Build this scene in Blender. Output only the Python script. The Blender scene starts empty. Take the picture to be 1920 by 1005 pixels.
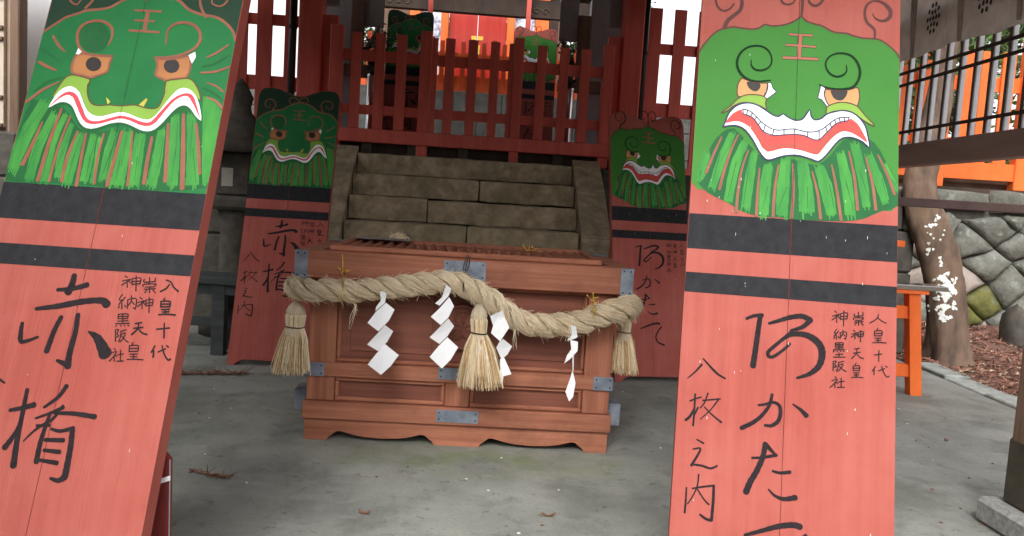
import bpy, math, random
import numpy as np
from mathutils import Vector, Matrix
random.seed(11)
scene = bpy.context.scene
col = scene.collection
rad = math.radians

# ------------------------------------------------------------------ camera
F, CX, CY, EYE = 1497.0, 960.0, 502.5, 1.35          # focal length in photo pixels, eye height in m
PITCH, ROLL = rad(4.9934), rad(3.521)
_f = Vector((0, math.cos(PITCH), -math.sin(PITCH)))
_rt = Vector((1, 0, 0)); _up = _rt.cross(_f)
_R = _rt*math.cos(ROLL) + _up*math.sin(ROLL)
_U = _up*math.cos(ROLL) - _rt*math.sin(ROLL)
CAM = Vector((0, 0, EYE))
cam_data = bpy.data.cameras.new('camera')
cam = bpy.data.objects.new('camera', cam_data); col.objects.link(cam)
mw = Matrix((_R, _U, -_f)).transposed().to_4x4(); mw.translation = CAM
cam.matrix_world = mw
cam_data.sensor_width = 36.0
cam_data.lens = F/1920*36
cam_data.clip_start = 0.05; cam_data.clip_end = 500
scene.camera = cam

# ------------------------------------------------------------------ sky, sun, exposure (bright overcast day)
SUN_EL, SUN_AZ = rad(44), rad(193)       # light comes from behind the camera, a little to its left
world = bpy.data.worlds.new('World'); scene.world = world; world.use_nodes = True
nt = world.node_tree; nt.nodes.clear()
sky = nt.nodes.new('ShaderNodeTexSky'); sky.sky_type = 'NISHITA'; sky.sun_disc = False
sky.sun_elevation = SUN_EL; sky.sun_rotation = SUN_AZ
sky.air_density = 1.0; sky.dust_density = 4.0; sky.ozone_density = 1.0
hs = nt.nodes.new('ShaderNodeHueSaturation'); hs.inputs['Saturation'].default_value = 0.10
bgn = nt.nodes.new('ShaderNodeBackground'); bgn.inputs['Strength'].default_value = 0.15
wo = nt.nodes.new('ShaderNodeOutputWorld')
nt.links.new(sky.outputs[0], hs.inputs['Color']); nt.links.new(hs.outputs[0], bgn.inputs['Color']); nt.links.new(bgn.outputs[0], wo.inputs[0])
sl = bpy.data.lights.new('sun', 'SUN'); sl.energy = 0.5; sl.angle = rad(25); sl.color = (1, 0.97, 0.93)
sun = bpy.data.objects.new('sun', sl); col.objects.link(sun)
sd = Vector((math.sin(SUN_AZ)*math.cos(SUN_EL), math.cos(SUN_AZ)*math.cos(SUN_EL), math.sin(SUN_EL)))   # towards the sun
sun.rotation_euler = sd.to_track_quat('Z', 'Y').to_euler(); sun.location = (0, -6, 12)
vs = scene.view_settings; vs.view_transform = 'Standard'; vs.look = 'None'; vs.gamma = 1; vs.exposure = 1.22
vs.use_curve_mapping = False
scene.cycles.max_bounces = 8; scene.cycles.diffuse_bounces = 5

# ------------------------------------------------------------------ pixel -> place helpers
def ray(x, y): return _f + _R*((x-CX)/F) - _U*((y-CY)/F)
def on_plane(x, y, o, n):
    d = ray(x, y); return CAM + d*((Vector(o)-CAM).dot(n)/d.dot(n))
def at_y(x, y, Y): d = ray(x, y); return CAM + d*(Y/d.y)
def at_z(x, y, z=0.0): d = ray(x, y); return CAM + d*((z-EYE)/d.z)
class Frame:
    """a = to the right, n = away from the camera, z = up"""
    def __init__(s, o, yaw):
        s.o = Vector(o); s.yaw = yaw
        s.a = Vector((math.cos(yaw), math.sin(yaw), 0)); s.n = Vector((-math.sin(yaw), math.cos(yaw), 0)); s.z = Vector((0, 0, 1))
    def __call__(s, a, n, z): return s.o + s.a*a + s.n*n + s.z*z
    def pix(s, x, y, n):
        P = on_plane(x, y, s(0, n, 0), s.n) - s.o
        return P.dot(s.a), P.z
ID = Frame((0, 0, 0), 0)
SH = Frame((0, 0, 0), rad(4.0))                       # the shrine precinct's axes
BX = Frame((-0.2412, 4.1584, 0), rad(2.396))          # the offering box, front face at n = 0

# ------------------------------------------------------------------ materials
MATS = {}
def mat(name, c1, c2=None, rough=0.7, scale=8, stretch=(1, 1, 1), bump=0.0, bscale=None, metal=0.0, detail=6, lo=0.35, hi=0.65, uv=False, spec=0.35, c3=None, s3=2.0, l3=0.55, h3=0.7):
    if name in MATS: return MATS[name]
    m = bpy.data.materials.new(name); m.use_nodes = True; t = m.node_tree; b = t.nodes['Principled BSDF']
    b.inputs['Roughness'].default_value = rough; b.inputs['Metallic'].default_value = metal
    b.inputs['Specular IOR Level'].default_value = spec
    tc = t.nodes.new('ShaderNodeTexCoord'); mp = t.nodes.new('ShaderNodeMapping'); mp.inputs['Scale'].default_value = stretch
    t.links.new(tc.outputs['UV' if uv else 'Object'], mp.inputs[0])
    nz = t.nodes.new('ShaderNodeTexNoise'); nz.inputs['Scale'].default_value = scale; nz.inputs['Detail'].default_value = detail; nz.inputs['Roughness'].default_value = 0.6
    t.links.new(mp.outputs[0], nz.inputs['Vector'])
    rp = t.nodes.new('ShaderNodeValToRGB'); rp.color_ramp.elements[0].position = lo; rp.color_ramp.elements[1].position = hi
    rp.color_ramp.elements[0].color = (*c1, 1); rp.color_ramp.elements[1].color = (*(c2 or [min(1, v*1.18) for v in c1]), 1)
    t.links.new(nz.outputs[0], rp.inputs[0]); out = rp.outputs[0]
    if c3:
        n3 = t.nodes.new('ShaderNodeTexNoise'); n3.inputs['Scale'].default_value = s3; n3.inputs['Detail'].default_value = 8; n3.inputs['Roughness'].default_value = 0.65
        t.links.new(tc.outputs['Object'], n3.inputs['Vector'])
        r3 = t.nodes.new('ShaderNodeValToRGB'); r3.color_ramp.elements[0].position = l3; r3.color_ramp.elements[1].position = h3
        t.links.new(n3.outputs[0], r3.inputs[0])
        mx = t.nodes.new('ShaderNodeMix'); mx.data_type = 'RGBA'; t.links.new(r3.outputs[0], mx.inputs[0]); t.links.new(out, mx.inputs[6]); mx.inputs[7].default_value = (*c3, 1); out = mx.outputs[2]
    t.links.new(out, b.inputs['Base Color'])
    if bump:
        nb = t.nodes.new('ShaderNodeTexNoise'); nb.inputs['Scale'].default_value = bscale or scale*4; nb.inputs['Detail'].default_value = 5
        t.links.new(mp.outputs[0], nb.inputs['Vector'])
        bp = t.nodes.new('ShaderNodeBump'); bp.inputs['Strength'].default_value = bump; bp.inputs['Distance'].default_value = 0.01
        t.links.new(nb.outputs[0], bp.inputs['Height']); t.links.new(bp.outputs[0], b.inputs['Normal'])
    MATS[name] = m; return m
def srgb(r, g, b, k=1.0):
    f = lambda v: ((v/255+0.055)/1.055)**2.4 if v > 10 else v/255/12.92
    return tuple(min(0.9, f(v)*k) for v in (r, g, b))

# ------------------------------------------------------------------ mesh helpers
class MB:
    def __init__(s): s.v = []; s.f = []; s.m = []; s.uv = {}; s.cur = 0; s.smooth = set()
    def face(s, idx, smooth=False):
        if smooth: s.smooth.add(len(s.f))
        s.f.append(idx); s.m.append(s.cur)
    def box(s, fr, a0, a1, n0, n1, z0, z1, c=0.004):
        c = min(c, (a1-a0)*.3, (n1-n0)*.3, (z1-z0)*.3)
        A = ((a0, a0+c), (a1, a1-c)); N = ((n0, n0+c), (n1, n1-c)); Z = ((z0, z0+c), (z1, z1-c)); b = len(s.v); ix = {}
        for i in (0, 1):
            for j in (0, 1):
                for k in (0, 1):
                    for ax in range(3):
                        ix[i, j, k, ax] = len(s.v)
                        s.v.append(fr(A[i][0 if ax == 0 else 1], N[j][0 if ax == 1 else 1], Z[k][0 if ax == 2 else 1]))
        for i in (0, 1):
            q = [ix[i, 0, 0, 0], ix[i, 1, 0, 0], ix[i, 1, 1, 0], ix[i, 0, 1, 0]]; s.face(q if i else q[::-1])
            q = [ix[0, i, 0, 1], ix[1, i, 0, 1], ix[1, i, 1, 1], ix[0, i, 1, 1]]; s.face(q[::-1] if i else q)
            q = [ix[0, 0, i, 2], ix[1, 0, i, 2], ix[1, 1, i, 2], ix[0, 1, i, 2]]; s.face(q if i else q[::-1])
        def fix(q, ctr):
            p = [s.v[k] for k in q]; n = (p[1]-p[0]).cross(p[2]-p[0]); m = sum(p, Vector())/len(p)
            s.face(q if n.dot(m-ctr) > 0 else q[::-1])
        ctr = fr((a0+a1)/2, (n0+n1)/2, (z0+z1)/2)
        for i in (0, 1):
            for j in (0, 1):
                fix([ix[i, j, 0, 0], ix[i, j, 0, 1], ix[i, j, 1, 1], ix[i, j, 1, 0]], ctr)
                fix([ix[i, 0, j, 0], ix[i, 0, j, 2], ix[i, 1, j, 2], ix[i, 1, j, 0]], ctr)
                fix([ix[0, i, j, 1], ix[0, i, j, 2], ix[1, i, j, 2], ix[1, i, j, 1]], ctr)
                for k in (0, 1): fix([ix[i, j, k, 0], ix[i, j, k, 1], ix[i, j, k, 2]], ctr)
        return s
    def poly(s, pts): b = len(s.v); s.v += [Vector(p) for p in pts]; s.face(list(range(b, b+len(pts)))); return s
    def prism(s, pts, d):
        """pts: closed outline (Vectors), d: extrusion vector"""
        n = len(pts); b = len(s.v); d = Vector(d); s.v += [Vector(p) for p in pts] + [Vector(p)+d for p in pts]
        s.face(list(range(b, b+n))[::-1]); s.face(list(range(b+n, b+2*n)))
        for i in range(n): j = (i+1) % n; s.face([b+i, b+j, b+n+j, b+n+i])
        return s
    def tube(s, path, rads, k=8, cap=True, smooth=True, vs=1.0):
        path = [Vector(p) for p in path]; n = len(path); b = len(s.v)
        if not hasattr(rads, '__len__'): rads = [rads]*n
        T = [(path[min(i+1, n-1)]-path[max(i-1, 0)]).normalized() for i in range(n)]
        ref = Vector((0, 0, 1)) if abs(T[0].z) < 0.9 else Vector((1, 0, 0)); u = T[0].cross(ref).normalized(); L = 0
        for i in range(n):
            u = (u - T[i]*u.dot(T[i])).normalized(); w = T[i].cross(u)
            if i: L += (path[i]-path[i-1]).length
            for j in range(k):
                an = 2*math.pi*j/k; s.v.append(path[i] + (u*math.cos(an)+w*math.sin(an))*rads[i])
        for i in range(n-1):
            for j in range(k):
                q = [b+i*k+j, b+i*k+(j+1) % k, b+(i+1)*k+(j+1) % k, b+(i+1)*k+j]
                s.uv[len(s.f)] = [(i/n*vs, j/k), (i/n*vs, (j+1)/k), ((i+1)/n*vs, (j+1)/k), ((i+1)/n*vs, j/k)]
                s.face(q, smooth)
        if cap: s.face([b+j for j in range(k)][::-1]); s.face([b+(n-1)*k+j for j in range(k)])
        return s
    def lathe(s, base, prof, k=16, axis=Vector((0, 0, 1))):
        """prof: (radius, height) list"""
        return s.tube([Vector(base)+axis*h for r, h in prof], [r for r, h in prof], k) if False else s._lathe(Vector(base), prof, k)
    def _lathe(s, base, prof, k):
        b = len(s.v)
        for r, h in prof:
            for j in range(k): an = 2*math.pi*j/k; s.v.append(base+Vector((math.cos(an)*r, math.sin(an)*r, h)))
        for i in range(len(prof)-1):
            for j in range(k): s.face([b+i*k+j, b+i*k+(j+1) % k, b+(i+1)*k+(j+1) % k, b+(i+1)*k+j], True)
        s.face([b+j for j in range(k)][::-1]); s.face([b+(len(prof)-1)*k+j for j in range(k)]); return s
    def build(s, name, mats, parent=None):
        mats = mats if isinstance(mats, (list, tuple)) else [mats]
        off = parent_loc(parent) if parent else Vector()
        me = bpy.data.meshes.new(name); me.from_pydata([tuple(v-off) for v in s.v], [], s.f)
        for m in mats: me.materials.append(m)
        if len(mats) > 1: me.polygons.foreach_set('material_index', s.m)
        if s.smooth: me.polygons.foreach_set('use_smooth', [i in s.smooth for i in range(len(s.f))])
        if s.uv:
            ul = me.uv_layers.new(name='UVMap')
            for p in me.polygons:
                q = s.uv.get(p.index)
                if q:
                    for li, c in zip(p.loop_indices, q): ul.data[li].uv = c
        me.update()
        o = bpy.data.objects.new(name, me); col.objects.link(o)
        if parent: o.parent = parent
        return o
def parent_loc(o):
    L = Vector()
    while o: L += o.location; o = o.parent
    return L
def tag(o, label=None, cat=None, group=None, kind=None):
    if label: o['label'] = label
    if cat: o['category'] = cat
    if group: o['group'] = group
    if kind: o['kind'] = kind
    return o
def thing(name, label, cat, loc, group=None):
    o = bpy.data.objects.new(name, None); col.objects.link(o); o.location = loc; o.empty_display_size = .1
    return tag(o, label, cat, group)
def bx(name, m, parent, fr, a0, a1, n0, n1, z0, z1, c=0.004):
    return MB().box(fr, a0, a1, n0, n1, z0, z1, c).build(name, m, parent)
def spline(pts, k=5, closed=False):
    pts = [Vector(p) for p in pts]; n = len(pts)
    if n < 3: return pts
    out = []
    rng = range(n) if closed else range(n-1)
    for i in rng:
        if closed: p0, p1, p2, p3 = pts[i-1], pts[i], pts[(i+1) % n], pts[(i+2) % n]
        else: p0, p1, p2, p3 = pts[max(i-1, 0)], pts[i], pts[i+1], pts[min(i+2, n-1)]
        for j in range(k):
            t = j/k; out.append(0.5*((2*p1)+(p2-p0)*t+(2*p0-5*p1+4*p2-p3)*t*t+(3*p1-p0-3*p2+p3)*t**3))
    if not closed: out.append(pts[-1])
    return out

from mathutils import noise as mnoise
def rough_block(fr, a0, a1, n0, n1, z0, z1, amp=.012, cell=.07, seed=0.0):
    """a hewn block: a box with rounded, uneven faces"""
    m = MB(); na, nn, nz = [max(2, min(22, int(abs(d)/cell))) for d in (a1-a0, n1-n0, z1-z0)]; ix = {}
    def vert(i, j, k, sd):
        if (i, j, k, sd) not in ix:
            a, n, z = a0+(a1-a0)*i/na, n0+(n1-n0)*j/nn, z0+(z1-z0)*k/nz
            ei, ej, ek = i in (0, na), j in (0, nn), k in (0, nz); p = fr(a, n, z); q = (p+Vector((seed, seed*.7, 0)))
            off = Vector((mnoise.noise(q*6), mnoise.noise(q*6+Vector((9, 0, 0))), mnoise.noise(q*6+Vector((0, 9, 0)))))*amp + Vector((mnoise.noise(q*25), mnoise.noise(q*25+Vector((5, 0, 0))), mnoise.noise(q*25+Vector((0, 5, 0)))))*amp*.5
            if ei+ej+ek >= 2:
                inw = Vector()
                if ei: inw += fr.a*(1 if i == 0 else -1)
                if ej: inw += fr.n*(1 if j == 0 else -1)
                if ek: inw += fr.z*(1 if k == 0 else -1)
                off += inw*.006*(1+1.6*max(0, mnoise.noise(q*11)))
            ix[i, j, k, sd] = len(m.v); m.v.append(p+off)
        return ix[i, j, k, sd]
    def quad(sd, *c): m.face([vert(*p, sd) for p in c], True)
    for i in range(na):
        for k in range(nz): quad(0, (i, 0, k), (i+1, 0, k), (i+1, 0, k+1), (i, 0, k+1)); quad(1, (i, nn, k+1), (i+1, nn, k+1), (i+1, nn, k), (i, nn, k))
        for j in range(nn): quad(2, (i, j, nz), (i+1, j, nz), (i+1, j+1, nz), (i, j+1, nz)); quad(3, (i, j+1, 0), (i+1, j+1, 0), (i+1, j, 0), (i, j, 0))
    for j in range(nn):
        for k in range(nz): quad(4, (0, j+1, k), (0, j, k), (0, j, k+1), (0, j+1, k+1)); quad(5, (na, j, k), (na, j+1, k), (na, j+1, k+1), (na, j, k+1))
    return m

# ------------------------------------------------------------------ palette
RED = mat('bengara_board_paint', srgb(176, 84, 73, .74), srgb(194, 101, 89, .76), .66, 5.0, (7, 1, .35), .22, 22, lo=.25, hi=.75, spec=.2, c3=srgb(204, 118, 106, .75), s3=1.7, l3=.42, h3=.78)
REDD = mat('bengara_fence_paint', (.60, .095, .072), (.80, .155, .115), .5, 5, (3, 3, .3), .15, 40, lo=.25, hi=.75)
VERM = mat('vermilion_paint', (.78, .13, .02), (.88, .18, .035), .5, 5, (1, 1, .4), .08, 60)
BLACKP = mat('black_band_paint', (.020, .020, .023), (.030, .030, .034), .75, 30, bump=.08, bscale=150, spec=.12)
INK = mat('brush_ink', (.018, .014, .016), (.028, .021, .023), .75, 40, spec=.12)
CEDAR = mat('cedar_box_wood', (.23, .074, .04), (.49, .195, .112), .6, 3.2, (.35, 3, 11), .25, 18, lo=.25, hi=.75, c3=(.16, .055, .034), s3=3.5, l3=.50, h3=.85)
CEDARV = mat('cedar_box_wood_upright', (.23, .074, .04), (.49, .195, .112), .6, 3.2, (11, 3, .35), .25, 18, lo=.25, hi=.75, c3=(.16, .055, .034), s3=3.5, l3=.50, h3=.85)
CEDARP = mat('cedar_panel_wood', (.15, .048, .03), (.29, .10, .062), .6, 2.4, (.35, 3, 13), .25, 18, lo=.25, hi=.75)
ZINC = mat('zinc_plate', (.17, .20, .25), (.30, .34, .40), .5, 14, bump=.1, bscale=40, metal=.35, c3=(.12, .12, .13), s3=9, l3=.58, h3=.75)
STEEL = mat('polished_steel', (.55, .56, .58), (.62, .63, .65), .16, 4, metal=1.0)
DARKW = mat('dark_weathered_wood', (.035, .022, .016), (.07, .045, .032), .7, 5, (1, 1, .3), .3, 30)
BROWNW = mat('brown_aged_wood', (.12, .072, .048), (.20, .125, .085), .75, 4, (2.5, 2.5, .3), .25, 24)
GREYW = mat('greyed_wood', (.16, .15, .13), (.27, .25, .22), .8, 4, (4, 4, .4), .3, 24)
STONE = mat('mossy_step_stone', (.21, .165, .10), (.64, .52, .36), .92, 9, bump=1.0, bscale=40, lo=.25, hi=.8, c3=(.19, .18, .10), s3=2.3, l3=.5, h3=.75)
STONEG = mat('grey_wall_stone', (.095, .095, .08), (.205, .205, .175), .92, 5, bump=1.0, bscale=30, c3=(.34, .39, .32), s3=7, l3=.56, h3=.72)
STONEW = mat('warm_wall_stone', (.27, .22, .19), (.38, .32, .28), .9, 7, bump=.5, bscale=30)
MOSSY = mat('moss_covered_stone', (.075, .08, .022), (.15, .14, .04), .95, 9, bump=.6, bscale=60, c3=(.2, .2, .17), s3=4)
STONED = mat('dark_foundation_stone', (.055, .05, .042), (.10, .09, .075), .9, 8, bump=.5, bscale=30)
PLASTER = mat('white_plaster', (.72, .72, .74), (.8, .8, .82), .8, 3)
PLASTERG = mat('dimmed_plaster', (.27, .26, .27), (.35, .34, .35), .8, 3)  # white plaster with the shade of the court put into its colour
PAPER = mat('white_paper', (.84, .84, .86), (.88, .88, .89), .8, 3)
STRAW = mat('rice_straw_rope', (.60, .42, .24), (.95, .83, .62), .8, 5, (.16, 26, 1), 1.0, 7, uv=True, lo=.30, hi=.62)
STRAWF = mat('loose_straw', (.78, .63, .42), (.92, .81, .60), .75, 60)
STRAWM = mat('brown_straw', (.46, .30, .14), (.62, .44, .23), .75, 60)
STRAWL = mat('pale_straw', (.82, .70, .49), (.90, .81, .62), .75, 60)
GOLD = mat('gold_wire', (.85, .55, .08), (.95, .68, .12), .3, 30, metal=.8)
WIRE = mat('dark_wire', (.02, .02, .02), (.03, .03, .03), .6)
# ------------------------------------------------------------------ ground and floor
def sheet(name, m, x0, x1, y0, y1, z, nx=1, ny=1):
    b = MB()
    for j in range(ny+1):
        for i in range(nx+1): b.v.append(Vector((x0+(x1-x0)*i/nx, y0+(y1-y0)*j/ny, z)))
    for j in range(ny):
        for i in range(nx): k = j*(nx+1)+i; b.face([k, k+1, k+nx+2, k+nx+1])
    return tag(b.build(name, m), kind='structure')
EARTH = mat('packed_earth', (.12, .085, .06), (.22, .16, .115), .95, 3, bump=.5, bscale=25)
sheet('ground', EARTH, -180, 180, -180, 180, -0.10)
def concrete():
    m = mat('stained_concrete', (.20, .208, .186), (.325, .33, .295), .82, 2.2, (1, 1, 1), .5, 110, detail=9, lo=.3, hi=.72)
    t = m.node_tree; b = t.nodes['Principled BSDF']; lk = b.inputs['Base Color'].links[0]; src = lk.from_socket
    tc = t.nodes.new('ShaderNodeTexCoord')
    def noise(sc, lo, hi, det=8, st=None):
        n = t.nodes.new('ShaderNodeTexNoise'); n.inputs['Scale'].default_value = sc; n.inputs['Detail'].default_value = det; n.inputs['Roughness'].default_value = .65
        v = tc.outputs['Object']
        if st: mp = t.nodes.new('ShaderNodeMapping'); mp.inputs['Scale'].default_value = st; t.links.new(v, mp.inputs[0]); v = mp.outputs[0]
        t.links.new(v, n.inputs['Vector']); r = t.nodes.new('ShaderNodeMapRange'); r.inputs[1].default_value = lo; r.inputs[2].default_value = hi; t.links.new(n.outputs[0], r.inputs[0]); return r.outputs[0]
    def mix(fac, colr, s, k):
        mu = t.nodes.new('ShaderNodeMath'); mu.operation = 'MULTIPLY'; mu.inputs[1].default_value = k; t.links.new(fac, mu.inputs[0])
        mx = t.nodes.new('ShaderNodeMix'); mx.data_type = 'RGBA'; t.links.new(mu.outputs[0], mx.inputs[0]); t.links.new(s, mx.inputs[6]); mx.inputs[7].default_value = (*colr, 1); return mx.outputs[2]
    s = mix(noise(3.1, .52, .72, 9), (.09, .092, .08), src, .75)          # damp stains
    s = mix(noise(1.1, .55, .72, 6, (1.3, .6, 1)), (.40, .40, .38), s, .5)   # worn pale streaks
    s = mix(noise(60, .52, .75, 3), (.12, .12, .105), s, .45)
    s = mix(noise(7, .60, .70, 6, (.6, 1.6, 1)), (.42, .42, .39), s, .35)
    s = mix(noise(.8, .50, .62, 10), (.12, .125, .105), s, .55)
    s = mix(noise(14, .60, .72, 4), (.08, .08, .07), s, .7)                # small spots
    g = t.nodes.new('ShaderNodeVectorMath'); g.operation = 'DISTANCE'; mp = t.nodes.new('ShaderNodeMapping'); mp.inputs['Scale'].default_value = (.55, 1.9, 1); t.links.new(tc.outputs['Object'], mp.inputs[0]); t.links.new(mp.outputs[0], g.inputs[0]); g.inputs[1].default_value = (-.08, 7.62, 0)
    r = t.nodes.new('ShaderNodeMapRange'); r.inputs[1].default_value = .62; r.inputs[2].default_value = .1; t.links.new(g.outputs['Value'], r.inputs[0])
    mm = t.nodes.new('ShaderNodeMath'); mm.operation = 'MULTIPLY'; t.links.new(r.outputs[0], mm.inputs[0]); t.links.new(noise(5, .38, .62), mm.inputs[1])
    s = mix(mm.outputs[0], (.17, .21, .085), s, .7)                          # algae in front of the box
    t.links.new(s, b.inputs['Base Color']); return m
CONC = concrete()
sheet('floor', CONC, -9, 3.85, -4, 9, 0.0)
fl_edge = thing('kerb', None, None, (3.95, 6.2, -.1)); fl_edge['kind'] = 'structure'
KERB = mat('pale_kerb_stone', (.26, .28, .26), (.40, .42, .39), .85, 9, bump=.3)
for i in range(9):
    y0 = 2.0+i*.62; d = random.uniform(-.015, .015)
    bx('slab', KERB, fl_edge, ID, 3.86+d, 4.1+d, y0, y0+.605, -.1, .02+random.uniform(-.012, .012), .01)

# ------------------------------------------------------------------ unseen cedar wood added for shade, behind and left of the viewer
WOOD = mat('shade_cedar_foliage', (.02, .035, .014), (.05, .075, .03), .8, .4)
wd = MB(); Rw = random.Random(99)
for i in range(7000):
    t = Rw.random()
    if t < .55: p = Vector((Rw.uniform(-26, 16), -13-abs(Rw.gauss(0, 2.5)), 0))
    else: p = Vector((-9.5-abs(Rw.gauss(0, 2.5)), Rw.uniform(-14, 4), 0))
    p.z = (Rw.random()**.8)*(5.4+1.2*math.sin(p.x*.9)+1.2*math.sin(p.y*.7+2))
    u = Vector((Rw.gauss(0, 1), Rw.gauss(0, 1), Rw.gauss(0, 1))).normalized()*Rw.uniform(.4, .9); w = u.cross(Vector((Rw.gauss(0, 1), Rw.gauss(0, 1), Rw.gauss(0, 1)))).normalized()*Rw.uniform(.25, .55)
    b = len(wd.v); wd.v += [p-u, p-w, p+u, p+w]; wd.face([b, b+1, b+2, b+3])
tag(wd.build('shade_cedars', WOOD), 'unseen dark cedar wood added to shade the forecourt', 'wood', kind='stuff')

so = thing('shade_hall', 'unseen timber side hall added to shade the left of the forecourt', 'building', (-5.4, -1, 0))  # out-of-view hall added to darken the left board and floor
bx('wall', mat('shade_hall_boards', (.10, .07, .05), (.17, .12, .085), .85, 4, (1, 1, .3)), so, ID, -8, -2.9, -5, 1.2, 0, 3.6); bx('roof', DARKW, so, ID, -8.6, -2.6, -5.4, 1.4, 3.601, 3.9)
for y in (-4.6, -2.2, .2): bx('post', DARKW, so, ID, -2.899, -2.78, y, y+.14, 0, 3.6)
# ------------------------------------------------------------------ worship hall: unseen roof added for shade, posts, right-hand lattice, curtain
hall = thing('worship_hall', 'open timber worship hall with unseen dark roof, lattice side and concrete floor', 'building', (2.4, 3.6, 0))
CEIL = mat('dark_ceiling_boards', (.05, .035, .025), (.09, .065, .045), .75, 4, (6, .4, 1), .2, 20)
bx('roof', CEIL, hall, SH, -3.5, 3.2, 1.6, 8.5, 3.62, 3.78)
bx('shade_eave', CEIL, hall, SH, -3.5, 3.2, 1.5, 1.598, 3.15, 3.78)  # out-of-view drop added to dim the board tops and the rear
bx('inner_roof', CEIL, hall, SH, -2.6, 2.7, 8.51, 11.0, 4.6, 4.75)
bx('sun_stop_board', CEIL, hall, SH, -2.6, 2.7, 8.44, 8.505, 3.79, 4.75)  # added to stop sunlight reaching the far boards
for a, n in ((-2.95, 3.5), (-2.9, 7.6), (2.9, 7.6)):
    bx('post', BROWNW, hall, SH, a-.11, a+.11, n-.11, n+.11, 0, 3.62, .012)
pc = at_z(1880, 940, .12)
RP = Frame((pc.x+.0167, pc.y-.2394, 0), rad(4))
post = bx('post', BROWNW, hall, RP, 0, .24, 0, .24, .12, 3.62, .015)
bx('post_sheath', mat('dark_sheet_metal', (.07, .06, .045), (.11, .095, .07), .55, 8, metal=.4), hall, RP, -.004, .244, -.004, .244, .125, .42, .01)
bx('post_stone', mat('granite_post_base', (.20, .20, .19), (.34, .34, .32), .9, 40, bump=.3), hall, RP, -.075, .32, -.07, .32, 0, .12, .02)
for n in (3.2, 7.6): bx('tie_beam', DARKW, hall, SH, -3.1, 3.1, n-.09, n+.09, 3.36, 3.615)
bx('eave_beam', DARKW, hall, ID, 2.52, 2.68, 1.0, 7.6, 3.1, 3.3)
# lattice on the right side, plane x = 2.6
LAT = 2.6
BEAMW = mat('brown_rail_wood', (.28, .18, .15), (.38, .25, .21), .7, 4, (2, .3, 2), .2, 20)
scr = thing('lattice_screen', 'pale vertical slat screen with dark rods on the right side above the brown rail', 'screen', (LAT, 4.6, 1.72))
bx('bottom_rail', BEAMW, scr, ID, LAT-.05, LAT+.05, 3.62, 7.4, 1.72, 1.865)
bx('top_rail', BEAMW, scr, ID, LAT-.03, LAT+.03, 3.62, 7.4, 2.62, 2.70)
SLAT_LIT = mat('lit_slat_tone', (.76, .77, .82), (.84, .85, .88), .6, 5)
for i in range(23):
    y = 3.72+i*.16; bx('slat', mat('shaded_slat_tone', (.10, .075, .07), (.15, .115, .105), .7, 5), scr, ID, LAT-.004, LAT+.030, y+.0145, y+.046, 1.866, 2.618); bx('lit_slat_face', SLAT_LIT, scr, ID, LAT-.006, LAT+.020, y, y+.014, 1.868, 2.616, .002)  # dark core and pale strip colour in the shaded and lit slat sides
for z in (1.95, 2.27, 2.35):
    MB().tube([(LAT-.035, 3.62, z), (LAT-.035, 7.4, z)], .011, 6).build('rod', DARKW, scr)
cur = thing('hanging_curtain', 'grey-brown hanging cloth with dark crests along the upper right', 'curtain', (LAT-.09, 4.6, 2.40))
CLOTH = mat('grey_hemp_cloth', (.50, .43, .375), (.62, .54, .48), .9, 12, bump=.15, bscale=200)
CREST = mat('dark_crest_dye', (.035, .028, .024), (.055, .045, .04), .9, 12)
b = MB(); ny, nz = 90, 8
for j in range(nz+1):
    for i in range(ny+1):
        y = 3.0+4.4*i/ny; z = 3.12-(3.12-2.40)*j/nz
        b.v.append(Vector((LAT-.10+.016*math.sin(y*9)+.012*math.sin(y*23+1)*(j/nz), y, z+.012*math.sin(y*4.1)*(j/nz))))
for j in range(nz):
    for i in range(ny): k = j*(ny+1)+i; b.face([k, k+1, k+ny+2, k+ny+1], True)
b.build('cloth', CLOTH, cur)
t_ = CLOTH.node_tree; tb = t_.nodes.new('ShaderNodeBsdfTranslucent'); mxs = t_.nodes.new('ShaderNodeMixShader'); mxs.inputs[0].default_value = .4; pb = t_.nodes['Principled BSDF']; t_.links.new(pb.inputs['Base Color'].links[0].from_socket, tb.inputs[0]); ou = t_.nodes['Material Output']; t_.links.new(pb.outputs[0], mxs.inputs[1]); t_.links.new(tb.outputs[0], mxs.inputs[2]); t_.links.new(mxs.outputs[0], ou.inputs[0])
for y0 in (3.35, 3.9, 4.45, 5.0, 5.55):
    MB().tube([(LAT-.118, y0+.24, 3.1), (LAT-.135, y0+.25, 2.75), (LAT-.122, y0+.24, 2.405)], [.012, .02, .012], 5).build('fold', CLOTH, cur)
    b = MB()
    for r0, n in ((.0, 1), (.034, 6), (.066, 10)):
        for q in range(n):
            an = 2*math.pi*q/n; cy, cz = y0+r0*math.cos(an), 2.60+r0*1.25*math.sin(an)
            b.poly([Vector((LAT-.128, cy+.014*math.cos(t*.785), cz+.016*math.sin(t*.785))) for t in range(8)])
    b.build('crest', CREST, cur)
rl = thing('rail_barrier', 'dark brown horizontal bar crossing in front of the stone wall', 'barrier', (3.3, 6.4, 0))
P0, P1 = at_y(1690, 378, 6.4), at_y(1920, 390, 6.4)
MB().box(Frame((P0.x-.6, 6.4, P0.z), 0), 0, P1.x-P0.x+1.2, -.02, .02, -.035, .035).build('bar', mat('dark_bar_paint', (.05, .027, .024), (.075, .042, .037), .6, 6), rl)
for x in (P0.x-.45, P1.x+.45): bx('upright', BEAMW, rl, ID, x-.04, x+.04, 6.421, 6.50, 0, 1.62)

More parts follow.
